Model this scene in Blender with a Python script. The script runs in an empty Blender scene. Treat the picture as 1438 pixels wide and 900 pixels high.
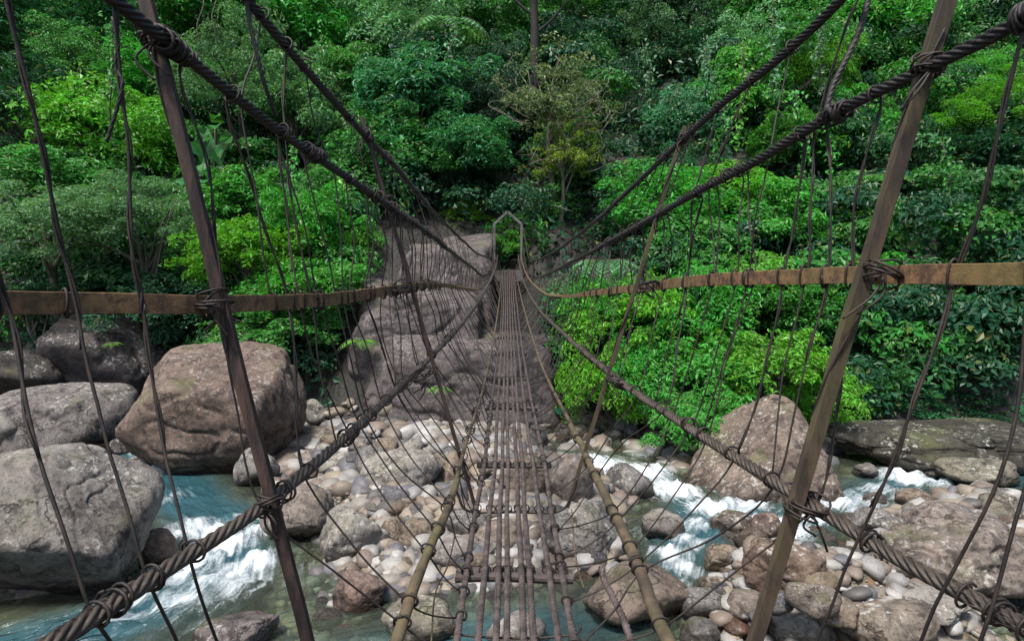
import bpy, math, random
import numpy as np
from mathutils import Vector

random.seed(7)
RNG = np.random.default_rng(11)
SC = bpy.context.scene
COL = SC.collection
R = math.radians

# ------------------------------------------------------------------ camera geometry
CZ = 5.0            # camera height above the water (water level is z = 0)
PITCH = R(5.0)
F = 900.0           # focal length in pixels of the 1438 px wide photograph
FW = np.array([0, math.cos(PITCH), -math.sin(PITCH)])
UP = np.array([0, math.sin(PITCH), math.cos(PITCH)])
RT = np.array([1.0, 0, 0])
CAM = np.array([0, 0, CZ])

def ray(px, py):
    return FW + RT * ((px - 719) / F) + UP * ((450 - py) / F)

def at(px, py, Y):
    d = ray(px, py)
    return CAM + d * (Y / d[1])

def ground(px, py, z=0.0):
    d = ray(px, py)
    return CAM + d * ((z - CZ) / d[2])

def to_px(p):
    v = np.asarray(p) - CAM
    dep = v @ FW
    return 719 + F * (v @ RT) / dep, 450 - F * (v @ UP) / dep

# ------------------------------------------------------------------ noise (numpy perlin)
_perm = np.random.default_rng(3).permutation(256)
_perm = np.concatenate([_perm, _perm, _perm])
_g = np.random.default_rng(4).normal(size=(256, 3))
_g /= np.linalg.norm(_g, axis=1)[:, None]

def perlin(p):
    p = np.asarray(p, float)
    i = np.floor(p).astype(int)
    f = p - i
    u = f * f * f * (f * (f * 6 - 15) + 10)
    i &= 255
    out = 0
    for dx in (0, 1):
        wx = u[:, 0] if dx else 1 - u[:, 0]
        for dy in (0, 1):
            wy = u[:, 1] if dy else 1 - u[:, 1]
            for dz in (0, 1):
                wz = u[:, 2] if dz else 1 - u[:, 2]
                h = _perm[_perm[_perm[(i[:, 0] + dx) & 255] + ((i[:, 1] + dy) & 255)] + ((i[:, 2] + dz) & 255)]
                g = _g[h]
                out = out + wx * wy * wz * (g[:, 0] * (f[:, 0] - dx) + g[:, 1] * (f[:, 1] - dy) + g[:, 2] * (f[:, 2] - dz))
    return out * 1.6

def fbm(p, octaves=4, gain=0.5):
    a, s, out = 1.0, 1.0, 0
    for k in range(octaves):
        out = out + a * perlin(np.asarray(p) * s + 17.3 * k)
        a *= gain; s *= 2.03
    return out

def smooth(a, b, x):
    t = np.clip((x - a) / (b - a), 0, 1)
    return t * t * (3 - 2 * t)

# ------------------------------------------------------------------ mesh helpers
def build_mesh(name, verts, faces_list, shade=True):
    """faces_list: list of int arrays (n,3) or (n,4)"""
    me = bpy.data.meshes.new(name)
    verts = np.asarray(verts, np.float32)
    me.vertices.add(len(verts))
    me.vertices.foreach_set('co', verts.ravel())
    loops = np.concatenate([np.asarray(f).ravel() for f in faces_list]).astype(np.int32)
    tot = np.concatenate([np.full(len(f), np.asarray(f).shape[1]) for f in faces_list]).astype(np.int32)
    start = np.concatenate([[0], np.cumsum(tot)[:-1]]).astype(np.int32)
    me.loops.add(len(loops))
    me.loops.foreach_set('vertex_index', loops)
    me.polygons.add(len(tot))
    me.polygons.foreach_set('loop_start', start)
    me.polygons.foreach_set('loop_total', tot)
    me.polygons.foreach_set('use_smooth', np.full(len(tot), bool(shade)))
    me.update(calc_edges=True)
    return me

class MB:
    def __init__(s):
        s.v = []; s.q = []; s.t = []; s.n = 0
    def add(s, v, q=None, t=None):
        v = np.asarray(v, float)
        if q is not None and len(q): s.q.append(np.asarray(q) + s.n)
        if t is not None and len(t): s.t.append(np.asarray(t) + s.n)
        s.v.append(v); s.n += len(v)
        return s
    def mesh(s, name, shade=True):
        fl = []
        if s.q: fl.append(np.concatenate(s.q))
        if s.t: fl.append(np.concatenate(s.t))
        return build_mesh(name, np.concatenate(s.v), fl, shade)
    def obj(s, name, mat, parent=None, shade=True):
        me = s.mesh(name, shade)
        me.materials.append(mat)
        return link(name, me, parent)

def link(name, me, parent=None):
    o = bpy.data.objects.new(name, me)
    COL.objects.link(o)
    if parent is not None:
        o.parent = parent
        o.location = -Vector(world_loc(parent))
    return o

def world_loc(o):
    l = Vector(o.location)
    while o.parent is not None:
        o = o.parent; l += o.location
    return l

def tag(o, label, cat, group=None):
    o['label'] = label; o['category'] = cat
    if group: o['group'] = group
    return o

def frames(P):
    P = np.asarray(P, float)
    T = np.gradient(P, axis=0)
    T /= np.linalg.norm(T, axis=1)[:, None] + 1e-12
    N = np.zeros_like(P)
    up = np.array([0, 0, 1.0])
    if abs(T[0] @ up) > .95: up = np.array([0, 1.0, 0])
    n = up - T[0] * (up @ T[0]); n /= np.linalg.norm(n)
    for i in range(len(P)):
        n = n - T[i] * (n @ T[i]); n /= np.linalg.norm(n) + 1e-12
        N[i] = n
    return T, N, np.cross(T, N)

def sweep(mb, P, rad, nseg=8, twist=None, lobes=0, depth=.13, rect=None, cap=True):
    """tube along P; twist = metres per full turn of a lobed (stranded) section; rect=(half w, half h) keeps section upright"""
    P = np.asarray(P, float); n = len(P)
    T, N, B = frames(P)
    rad = np.broadcast_to(np.asarray(rad, float), (n,))
    if rect is not None:
        hw, hh = rect
        side = np.cross(T, [0, 0, 1.0]); side /= np.linalg.norm(side, axis=1)[:, None]
        upv = np.cross(side, T)
        b = .16 * min(hw, hh)
        sec = [(-hw + b, -hh), (hw - b, -hh), (hw, -hh + b), (hw, hh - b), (hw - b, hh), (-hw + b, hh), (-hw, hh - b), (-hw, -hh + b)]
        nseg = 8
        V = np.stack([P + side * a * (rad[:, None]) + upv * c * (rad[:, None]) for a, c in sec], 1)
    else:
        th = np.linspace(0, 2 * np.pi, nseg, endpoint=False)
        s = np.concatenate([[0], np.cumsum(np.linalg.norm(np.diff(P, axis=0), axis=1))])
        ph = (s / twist * 2 * np.pi) if twist else np.zeros(n)
        if lobes:
            rr = 1 - depth * 2 + depth * 2 * np.abs(np.cos(th * lobes / 2)) ** .8
        else:
            rr = np.ones(nseg)
        ang = th[None, :] + ph[:, None]
        V = P[:, None, :] + (rad[:, None] * rr[None, :])[..., None] * (np.cos(ang)[..., None] * N[:, None, :] + np.sin(ang)[..., None] * B[:, None, :])
    i = np.arange(n - 1)[:, None] * nseg; j = np.arange(nseg)[None, :]
    j2 = (j + 1) % nseg
    q = np.stack([i + j, i + j2, i + nseg + j2, i + nseg + j], -1).reshape(-1, 4)
    V = V.reshape(-1, 3)
    t = None
    if cap:
        c0, c1 = len(V), len(V) + 1
        V = np.concatenate([V, P[:1], P[-1:]])
        jj = np.arange(nseg); k = (n - 1) * nseg
        t = np.concatenate([np.stack([np.full(nseg, c0), (jj + 1) % nseg, jj], -1), np.stack([np.full(nseg, c1), k + jj, k + (jj + 1) % nseg], -1)])
    mb.add(V, q, t)
    return mb

def spline(pts, step):
    """Catmull-Rom through pts, resampled about every `step` metres"""
    P = np.asarray(pts, float)
    P = np.concatenate([[2 * P[0] - P[1]], P, [2 * P[-1] - P[-2]]])
    out = []
    for i in range(1, len(P) - 2):
        n = max(2, int(np.linalg.norm(P[i + 1] - P[i]) / step))
        t = np.linspace(0, 1, n, endpoint=False)[:, None]
        a, b, c, d = P[i - 1], P[i], P[i + 1], P[i + 2]
        out.append(.5 * (2 * b + (c - a) * t + (2 * a - 5 * b + 4 * c - d) * t ** 2 + (3 * b - a - 3 * c + d) * t ** 3))
    out.append(P[-2:-1])
    return np.concatenate(out)

def pchip(xs, ys):
    xs = np.asarray(xs, float); ys = np.asarray(ys, float)
    h = np.diff(xs); d = np.diff(ys) / h
    m = np.zeros(len(xs)); m[0], m[-1] = d[0], d[-1]
    for i in range(1, len(xs) - 1):
        if d[i - 1] * d[i] > 0:
            w1, w2 = 2 * h[i] + h[i - 1], h[i] + 2 * h[i - 1]
            m[i] = (w1 + w2) / (w1 / d[i - 1] + w2 / d[i])
    def f(x):
        x = np.asarray(x, float)
        k = np.clip(np.searchsorted(xs, x) - 1, 0, len(h) - 1)
        t = (x - xs[k]) / h[k]
        t2, t3 = t * t, t * t * t
        r = (2 * t3 - 3 * t2 + 1) * ys[k] + (t3 - 2 * t2 + t) * h[k] * m[k] + (-2 * t3 + 3 * t2) * ys[k + 1] + (t3 - t2) * h[k] * m[k + 1]
        lo = x < xs[0]; hi = x > xs[-1]
        r = np.where(lo, ys[0] + (x - xs[0]) * m[0], r)
        return np.where(hi, ys[-1] + (x - xs[-1]) * m[-1], r)
    return f

# ------------------------------------------------------------------ materials
def new_mat(name):
    m = bpy.data.materials.new(name); m.use_nodes = True
    nt = m.node_tree
    for n in list(nt.nodes): nt.nodes.remove(n)
    return m, nt

class NT:
    def __init__(s, nt): s.nt = nt
    def n(s, typ, ins=None, **kw):
        nd = s.nt.nodes.new(typ)
        for k, v in kw.items(): setattr(nd, k, v)
        for k, v in (ins or {}).items():
            if hasattr(v, 'bl_rna') and v.bl_rna.identifier.startswith('NodeSocket'): s.nt.links.new(v, nd.inputs[k])
            else: nd.inputs[k].default_value = v
        return nd
    def math(s, op, a, b=0.0, clamp=False):
        return s.n('ShaderNodeMath', {0: a, 1: b}, operation=op, use_clamp=clamp).outputs[0]
    def mix(s, fac, a, b, blend='MIX'):
        nd = s.n('ShaderNodeMix', data_type='RGBA', blend_type=blend)
        for k, v in ((0, fac), (6, a), (7, b)):
            if hasattr(v, 'bl_rna'): s.nt.links.new(v, nd.inputs[k])
            else: nd.inputs[k].default_value = v if k == 0 else (*v[:3], 1)
        return nd.outputs[2]
    def noise(s, vec, scale, detail=4, rough=.55, dist=0.0):
        return s.n('ShaderNodeTexNoise', {'Vector': vec, 'Scale': scale, 'Detail': detail, 'Roughness': rough, 'Distortion': dist}).outputs[0]
    def step(s, a, b, x):
        return s.n('ShaderNodeMapRange', {0: x, 1: a, 2: b, 3: 0.0, 4: 1.0}, interpolation_type='SMOOTHSTEP').outputs[0]
    def out(s, sh):
        o = s.n('ShaderNodeOutputMaterial'); s.nt.links.new(sh, o.inputs[0])

def mat_rock():
    m, nt = new_mat('river_rock'); g = NT(nt)
    tc = g.n('ShaderNodeTexCoord').outputs['Object']
    oi = g.n('ShaderNodeObjectInfo')
    off = g.n('ShaderNodeVectorMath', {0: tc}, operation='ADD')
    nt.links.new(g.n('ShaderNodeCombineXYZ', {0: g.math('MULTIPLY', oi.outputs['Random'], 37.0), 1: g.math('MULTIPLY', oi.outputs['Random'], 91.0), 2: 0.0}).outputs[0], off.inputs[1])
    v = off.outputs[0]
    geo = g.n('ShaderNodeNewGeometry')
    pos = g.n('ShaderNodeSeparateXYZ', {0: geo.outputs['Position']}).outputs[2]
    nz = g.n('ShaderNodeSeparateXYZ', {0: geo.outputs['Normal']}).outputs[2]
    big = g.noise(v, .9, 5, .6, .6)
    mid = g.noise(v, 4.5, 7, .68, .3)
    fine = g.noise(v, 22, 6, .7)
    col = g.mix(g.step(.32, .68, big), g.mix(1, oi.outputs['Color'], (.50, .475, .46), 'MULTIPLY'), g.mix(1, oi.outputs['Color'], (.88, .87, .84), 'MULTIPLY'))
    col = g.mix(g.math('MULTIPLY', g.step(.45, .72, mid), .55), col, g.mix(1, oi.outputs['Color'], (1.2, 1.06, .96), 'MULTIPLY'))
    # dark mineral mottling
    col = g.mix(g.math('MULTIPLY', g.step(.50, .64, fine), .8), col, g.mix(1, col, (.36, .35, .37), 'MULTIPLY'))
    blot = g.noise(v, 3.6, 9, .76, .5)
    bl = g.math('MULTIPLY', g.step(.49, .57, blot), g.step(.36, .54, g.noise(v, 1.1, 4, .6)))
    col = g.mix(g.math('MULTIPLY', bl, .78), col, g.mix(1, col, (.30, .28, .30), 'MULTIPLY'))
    grain = g.noise(v, 75, 4, .75)
    col = g.mix(g.math('MULTIPLY', g.step(.48, .62, grain), .22), col, g.mix(1, col, (1.5, 1.47, 1.42), 'MULTIPLY'))
    # streaks running down faces
    sx = g.n('ShaderNodeVectorMath', {0: v, 1: (2.6, 2.6, .35)}, operation='MULTIPLY').outputs[0]
    strk = g.noise(sx, 1.6, 5, .65)
    col = g.mix(g.math('MULTIPLY', g.step(.5, .72, strk), .6), col, g.mix(1, col, (.36, .33, .34), 'MULTIPLY'))
    # pale lichen, mostly on upper faces
    lich = g.noise(v, 9, 8, .75, .2)
    lpatch = g.noise(v, 1.4, 3)
    lm = g.math('MULTIPLY', g.step(.535, .60, lich), g.step(.40, .6, lpatch))
    lm = g.math('MULTIPLY', g.math('MULTIPLY', lm, oi.outputs['Alpha']), g.step(-.35, .35, nz))
    col = g.mix(g.math('MULTIPLY', lm, .75), col, (.38, .38, .345))
    # moss
    mp = g.math('MULTIPLY', g.step(.53, .68, g.noise(v, .8, 5, .65)), g.step(.1, .8, nz))
    col = g.mix(g.math('MULTIPLY', mp, .5), col, (.075, .085, .022))
    # wet band at the waterline
    wet = g.math('SUBTRACT', 1.0, g.step(.08, .36, g.math('ADD', pos, g.math('MULTIPLY', g.math('SUBTRACT', mid, .5), .5))))
    col = g.mix(g.math('MULTIPLY', wet, .85), col, g.mix(1, col, (.27, .24, .20), 'MULTIPLY'))
    h = g.math('ADD', g.math('MULTIPLY', big, .16), g.math('ADD', g.math('MULTIPLY', mid, .10), g.math('MULTIPLY', fine, .05)))
    wv = g.n('ShaderNodeTexNoise', {'Vector': v, 'Scale': 1.7, 'Detail': 5.0, 'Roughness': .6}).outputs[1]
    cv = g.n('ShaderNodeVectorMath', {0: v, 1: g.n('ShaderNodeVectorMath', {0: wv, 1: (1.1, 1.1, 1.1)}, operation='MULTIPLY').outputs[0]}, operation='ADD').outputs[0]
    crack = g.n('ShaderNodeTexVoronoi', {'Vector': g.n('ShaderNodeVectorMath', {0: cv, 1: (.7, .7, 1.5)}, operation='MULTIPLY').outputs[0], 'Scale': .75}, feature='DISTANCE_TO_EDGE').outputs[0]
    ckm = g.math('MULTIPLY', g.math('SUBTRACT', 1.0, g.step(.004, .022, crack)), g.step(.46, .56, g.noise(v, .9, 3)))
    col = g.mix(g.math('MULTIPLY', ckm, .75), col, g.mix(1, col, (.25, .23, .22), 'MULTIPLY'))
    h = g.math('SUBTRACT', h, g.math('MULTIPLY', ckm, .05))
    bump = g.n('ShaderNodeBump', {'Strength': .9, 'Distance': .35, 'Height': h}).outputs[0]
    rough = g.math('SUBTRACT', .82, g.math('MULTIPLY', wet, .55))
    b = g.n('ShaderNodeBsdfPrincipled', {'Base Color': col, 'Roughness': rough, 'Normal': bump})
    b.inputs['Specular IOR Level'].default_value = .35
    g.out(b.outputs[0])
    return m

def mat_leaf():
    m, nt = new_mat('leaf'); g = NT(nt)
    oi = g.n('ShaderNodeObjectInfo')
    geo = g.n('ShaderNodeNewGeometry')
    rnd = geo.outputs['Random Per Island']
    tc = g.n('ShaderNodeTexCoord').outputs['Object']
    patch = g.noise(tc, 2.2, 3, .6)
    hsv = g.n('ShaderNodeHueSaturation', {'Color': oi.outputs['Color'],
        'Hue': g.math('ADD', .478, g.math('ADD', g.math('MULTIPLY', rnd, .03), g.math('MULTIPLY', oi.outputs['Random'], .014))),
        'Saturation': g.math('ADD', .86, g.math('MULTIPLY', patch, .22)),
        'Value': g.math('ADD', .42, g.math('ADD', g.math('MULTIPLY', rnd, .75), g.math('MULTIPLY', patch, .45)))}).outputs[0]
    old = g.step(.955, .975, rnd)
    hsv = g.mix(g.math('MULTIPLY', old, .6), hsv, (.19, .17, .03))
    b = g.n('ShaderNodeBsdfPrincipled', {'Base Color': hsv, 'Roughness': .46})
    b.inputs['Specular IOR Level'].default_value = .38
    tr = g.n('ShaderNodeBsdfTranslucent', {'Color': g.mix(1, hsv, (1.5, 1.55, .7), 'MULTIPLY')}).outputs[0]
    mx = g.n('ShaderNodeMixShader', {0: .32, 1: b.outputs[0], 2: tr}).outputs[0]
    g.out(mx)
    return m

def mat_bark(name='bark', a=(.034, .028, .022), c=(.08, .07, .056), moss=.35):
    m, nt = new_mat(name); g = NT(nt)
    tc = g.n('ShaderNodeTexCoord').outputs['Object']
    st = g.n('ShaderNodeVectorMath', {0: tc, 1: (1, 1, .25)}, operation='MULTIPLY').outputs[0]
    n1 = g.noise(st, 9, 6, .65); n2 = g.noise(tc, 2, 4)
    col = g.mix(g.step(.35, .65, n1), a, c)
    col = g.mix(g.math('MULTIPLY', g.step(.5, .65, n2), moss), col, (.05, .075, .02))
    bump = g.n('ShaderNodeBump', {'Strength': .7, 'Distance': .05, 'Height': n1}).outputs[0]
    g.out(g.n('ShaderNodeBsdfPrincipled', {'Base Color': col, 'Roughness': .85, 'Normal': bump}).outputs[0])
    return m

def mat_metal(name, base, rust, patch=.5, scale=14, metallic=.15, rough=.6, moss=0.0, stretch=None, mosscol=(.13, .13, .03)):
    m, nt = new_mat(name); g = NT(nt)
    tc = g.n('ShaderNodeTexCoord').outputs['Object']
    v = tc if stretch is None else g.n('ShaderNodeVectorMath', {0: tc, 1: stretch}, operation='MULTIPLY').outputs[0]
    n1 = g.noise(v, scale, 6, .68, .3); n2 = g.noise(v, scale * 4, 5, .7); n3 = g.noise(tc, 3.1, 4, .6)
    col = g.mix(g.step(patch - .12, patch + .12, n1), base, rust)
    col = g.mix(g.math('MULTIPLY', g.step(.5, .7, n2), .6), col, g.mix(1, col, (.45, .42, .4), 'MULTIPLY'))
    if moss:
        col = g.mix(g.math('MULTIPLY', g.step(.44, .66, g.math('ADD', g.math('MULTIPLY', n3, .7), g.math('MULTIPLY', n2, .3))), moss), col, mosscol)
    h = g.math('ADD', n1, g.math('MULTIPLY', n2, .5))
    bump = g.n('ShaderNodeBump', {'Strength': .5, 'Distance': .006, 'Height': h}).outputs[0]
    g.out(g.n('ShaderNodeBsdfPrincipled', {'Base Color': col, 'Roughness': g.math('ADD', rough - .12, g.math('MULTIPLY', n1, .3)), 'Metallic': metallic, 'Normal': bump}).outputs[0])
    return m

def mat_terrain():
    m, nt = new_mat('riverbed_and_soil'); g = NT(nt)
    tc = g.n('ShaderNodeTexCoord').outputs['Object']
    pos = g.n('ShaderNodeSeparateXYZ', {0: tc}).outputs[2]
    vo = g.n('ShaderNodeTexVoronoi', {'Vector': tc, 'Scale': 7.0, 'Randomness': 1.0})
    vr = g.n('ShaderNodeSeparateColor', {0: vo.outputs['Color']}).outputs[0]
    n1 = g.noise(tc, .8, 5); n2 = g.noise(tc, 16, 6, .7)
    stone = g.mix(vr, (.07, .066, .062), (.22, .19, .155))
    stone = g.mix(g.step(.75, .95, vr), stone, (.17, .10, .065))
    stone = g.mix(g.step(.42, .6, n1), stone, g.mix(1, stone, (.62, .6, .38), 'MULTIPLY'))
    stone = g.mix(g.math('MULTIPLY', g.step(.5, .7, n2), .5), stone, (.06, .055, .05))
    uw = g.math('SUBTRACT', 1.0, g.step(-.12, .10, pos))
    stone = g.mix(g.math('MULTIPLY', uw, .75), stone, g.mix(1, stone, (.62, .55, .22), 'MULTIPLY'))
    soil = g.mix(n2, (.004, .004, .003), (.013, .012, .008))
    posy = g.n('ShaderNodeSeparateXYZ', {0: tc}).outputs[1]
    bank = g.math('MAXIMUM', g.step(.72, 1.15, g.math('ADD', pos, g.math('MULTIPLY', n1, .3))), g.step(18.4, 19.3, g.math('ADD', g.math('ADD', posy, g.math('MULTIPLY', n1, .7)), g.math('MULTIPLY', g.n('ShaderNodeSeparateXYZ', {0: tc}).outputs[0], .1))))
    col = g.mix(bank, stone, soil)
    h = g.math('ADD', g.math('MULTIPLY', vo.outputs['Distance'], -.35), g.math('MULTIPLY', n2, .1))
    bump = g.n('ShaderNodeBump', {'Strength': 1.0, 'Distance': .14, 'Height': h}).outputs[0]
    g.out(g.n('ShaderNodeBsdfPrincipled', {'Base Color': col, 'Roughness': .75, 'Normal': bump}).outputs[0])
    return m

def mat_water():
    m, nt = new_mat('river_water'); g = NT(nt)
    foam = g.n('ShaderNodeAttribute', attribute_name='foam').outputs['Fac']
    deep = g.n('ShaderNodeAttribute', attribute_name='deep').outputs['Fac']
    uv = g.n('ShaderNodeUVMap', uv_map='flow').outputs[0]
    tc = g.n('ShaderNodeTexCoord').outputs['Object']
    s1 = g.n('ShaderNodeVectorMath', {0: uv, 1: (.75, 5.2, 1)}, operation='MULTIPLY').outputs[0]
    fl = g.noise(s1, 1.1, 7, .68, .9)
    fi = g.noise(tc, 11, 8, .75, 1.2)
    fm = g.math('ADD', g.math('MULTIPLY', fl, .66), g.math('MULTIPLY', fi, .34))
    mask = g.step(.43, .74, g.math('ADD', fm, g.math('MULTIPLY', g.math('SUBTRACT', foam, .5), .50)))
    rip = g.noise(tc, 3.0, 5, .62, .8)
    rip2 = g.noise(s1, 1.6, 4, .6, .5)
    h = g.math('ADD', g.math('MULTIPLY', rip, .5), g.math('ADD', g.math('MULTIPLY', rip2, .5), g.math('MULTIPLY', mask, .25)))
    bump = g.n('ShaderNodeBump', {'Strength': .65, 'Distance': .18, 'Height': h}).outputs[0]
    depthcol = g.mix(deep, (.100, .118, .085), (.024, .074, .090))
    depthcol = g.mix(g.math('MULTIPLY', g.step(.45, .7, fl), .6), depthcol, g.mix(1, depthcol, (1.7, 1.7, 1.6), 'MULTIPLY'))
    body = g.n('ShaderNodeBsdfDiffuse', {'Color': depthcol, 'Normal': bump}).outputs[0]
    clear = g.n('ShaderNodeBsdfTransparent', {'Color': (.72, .84, .72, 1)}).outputs[0]
    opac = g.math('ADD', .22, g.math('MULTIPLY', deep, .62), True)
    under = g.n('ShaderNodeMixShader', {0: opac, 1: clear, 2: body}).outputs[0]
    fr = g.n('ShaderNodeFresnel', {'IOR': 1.33, 'Normal': bump}).outputs[0]
    gl = g.n('ShaderNodeBsdfGlossy', {'Color': (.95, .97, 1, 1), 'Roughness': .09, 'Normal': bump}).outputs[0]
    wat = g.n('ShaderNodeMixShader', {0: fr, 1: under, 2: gl}).outputs[0]
    fo = g.n('ShaderNodeBsdfDiffuse', {'Color': (.62, .68, .71, 1), 'Normal': bump}).outputs[0]
    g.out(g.n('ShaderNodeMixShader', {0: mask, 1: wat, 2: fo}).outputs[0])
    return m

M_ROCK = mat_rock(); M_LEAF = mat_leaf(); M_BARK = mat_bark(); M_TERRAIN = mat_terrain(); M_WATER = mat_water()
M_PALEBARK = mat_bark('pale_twig', (.11, .095, .075), (.21, .19, .15), .1)
M_CABLE_DARK = mat_metal('dark_twisted_cable', (.010, .008, .008), (.026, .020, .017), .5, 18)
M_CABLE = mat_metal('brown_twisted_cable', (.034, .026, .020), (.072, .056, .043), .5, 18)
M_DECK = mat_metal('grey_deck_cable', (.042, .033, .030), (.098, .075, .069), .5, 14)
M_WIRE = mat_metal('hanger_wire', (.012, .009, .008), (.034, .022, .016), .52, 9)
M_POST = mat_metal('rusty_post', (.016, .010, .009), (.064, .036, .028), .5, 22, .05, .75, stretch=(1, 1, .2))
M_WOODPOST = mat_metal('weathered_wooden_post', (.024, .017, .012), (.075, .050, .030), .5, 14, 0, .85, .7, (1, 1, .2), (.065, .062, .018))
M_RAIL = mat_metal('rusty_mossy_rail', (.070, .038, .021), (.215, .118, .055), .5, 22, 0, .8, .75, None, (.15, .12, .034))
M_POLE = mat_metal('mossy_pole', (.036, .026, .016), (.095, .068, .038), .5, 8, 0, .8, .6, None, (.09, .084, .028))
M_PLATE = mat_metal('deck_plate', (.045, .037, .035), (.095, .078, .074), .5, 10, .1)
M_TOWER = mat_metal('grey_tower_steel', (.125, .115, .122), (.07, .055, .052), .52, 4, .1)

# ------------------------------------------------------------------ terrain
def W2(pts): return [ground(x, y)[:2] for x, y in pts]
LEFT_CH = W2([(185, 600), (215, 645), (255, 690), (320, 745), (300, 800), (190, 860), (60, 900), (-150, 960)])
RIGHT_CH = W2([(1700, 668), (1420, 672), (1280, 675), (1180, 705), (1110, 738), (1010, 735), (960, 760), (950, 800), (930, 850), (760, 880), (560, 930), (300, 980)])
MID_CH = W2([(780, 640), (860, 655), (920, 680), (980, 715), (1010, 735)])

def dist_poly(P, line):
    P = np.asarray(P); best = np.full(len(P), 1e9); s_at = np.zeros(len(P)); side = np.zeros(len(P)); acc = 0
    for a, b in zip(line[:-1], line[1:]):
        ab = b - a; L = np.linalg.norm(ab); u = ab / L
        t = np.clip((P - a) @ u, 0, L)
        d = P - a - t[:, None] * u
        dd = np.linalg.norm(d, axis=1)
        k = dd < best
        best[k] = dd[k]; s_at[k] = acc + t[k]; side[k] = (d[:, 0] * u[1] - d[:, 1] * u[0])[k]
        acc += L
    return best, s_at, side

BARS = [(600, 640, 2.0, .5), (500, 640, 1.5, .45), (700, 665, 1.6, .5), (560, 720, 1.0, .45), (640, 740, 1.1, .45), (760, 740, 1.0, .45), (790, 680, 1.0, .35), (700, 790, .8, .3), (540, 790, .7, .25), (850, 780, .7, .4), (960, 850, .7, .4), (1040, 830, .7, .4),
        (470, 720, .9, .35), (1090, 830, .8, .45), (1160, 860, .9, .5), (1260, 870, 1.0, .5), (1320, 760, 1.6, .5), (1400, 720, 1.5, .4),
        (880, 690, .6, .3), (1050, 770, .6, .3), (60, 800, 1.4, .4), (100, 590, 2.0, .6), (640, 790, .6, .2), (830, 850, .8, .2), (1000, 870, .6, .3)]

def H(x, y):
    x = np.asarray(x, float); y = np.asarray(y, float)
    P = np.stack([x, y], -1)
    z = np.full(len(x), -.16)
    for px, py, r, h in BARS:
        c = ground(px, py)[:2]
        z += h * np.exp(-((P - c) ** 2).sum(1) / (r * r))
    for ch, w, dp in ((LEFT_CH, .95, .95), (RIGHT_CH, .9, .75), (MID_CH, .7, .5)):
        d, _, _ = dist_poly(P, ch)
        z -= dp * np.exp(-(d / w) ** 2)
    z += .10 * fbm(np.stack([x * .9, y * .9, x * 0], -1), 4)
    yb = 19.2 + .9 * np.sin(x * .23 + 1) - 1.0 * smooth(3, 9, x) + 3.6 * smooth(-5, -8.5, x)
    t = y - yb
    k = smooth(-.6, 2.5, t)
    hill = np.maximum(t, 0) * .82 + .9 * k + fbm(np.stack([x * .18, y * .18, x * 0 + 5], -1), 3) * 1.3 * smooth(0, 5, t)
    z = z + np.where(t > -.6, hill, 0)
    near = smooth(3.0, -4.0, y)
    return z * (1 - near) + near * 3.3

def make_terrain():
    xs = np.concatenate([np.arange(-70, -19, 1.5), np.arange(-19, 19, .12), np.arange(19, 71, 1.5)])
    ys = np.concatenate([np.arange(-25, 4, 1.2), np.arange(4, 25, .12), np.arange(25, 95, .9)])
    X, Y = np.meshgrid(xs, ys)
    v = np.stack([X.ravel(), Y.ravel(), H(X.ravel(), Y.ravel())], -1)
    nx, ny = len(xs), len(ys)
    i = (np.arange(ny - 1)[:, None] * nx + np.arange(nx - 1)[None, :]).ravel()
    o = MB().add(v, np.stack([i, i + 1, i + nx + 1, i + nx], -1)).obj('terrain', M_TERRAIN)
    o['kind'] = 'structure'
    return o
make_terrain()

FOAM = [(270, 745, .8, .75), (330, 820, .8, .7), (260, 850, .9, .65), (160, 865, .9, .5), (90, 885, .8, .45), (410, 800, .6, .5), (200, 690, .5, .6), (900, 640, .7, .5), (1070, 735, .5, .8), (300, 750, .7, .8), (340, 735, .5, .7), (250, 805, .7, .8), (205, 840, .7, .6), (300, 815, .8, .7), (360, 790, .5, .8), (120, 895, .7, .45), (230, 870, .6, .4), (205, 665, .6, .8), (240, 700, .6, .5), (870, 690, .6, .6), (980, 740, .6, .7), (1020, 690, .6, .8), (1150, 730, .5, .9), (1240, 690, .7, .7), (215, 632, .75, .9), (190, 650, .6, .7), (255, 690, .45, .35), (360, 748, .55, .75), (320, 765, .6, 1.0), (275, 790, .6, 1.0), (330, 800, .55, .8), (240, 825, .55, .55), (390, 775, .4, .6), (150, 880, .6, .25), (290, 840, .5, .5),
        (850, 658, .9, 1.0), (900, 668, .9, 1.0), (945, 690, .8, 1.0), (1000, 715, .7, 1.0), (1050, 712, .6, .9), (1105, 740, .55, 1.0), (1120, 755, .4, .8),
        (1180, 712, .6, .9), (1215, 705, .7, .7), (1270, 672, .8, .9), (1310, 680, .7, .7), (1380, 690, .6, .4), (960, 800, .4, .8), (940, 780, .5, .8), (970, 760, .5, .7), (955, 825, .35, .6), (1080, 775, .3, .5), (910, 750, .5, .5),
        (820, 650, .8, .7)]

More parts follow.
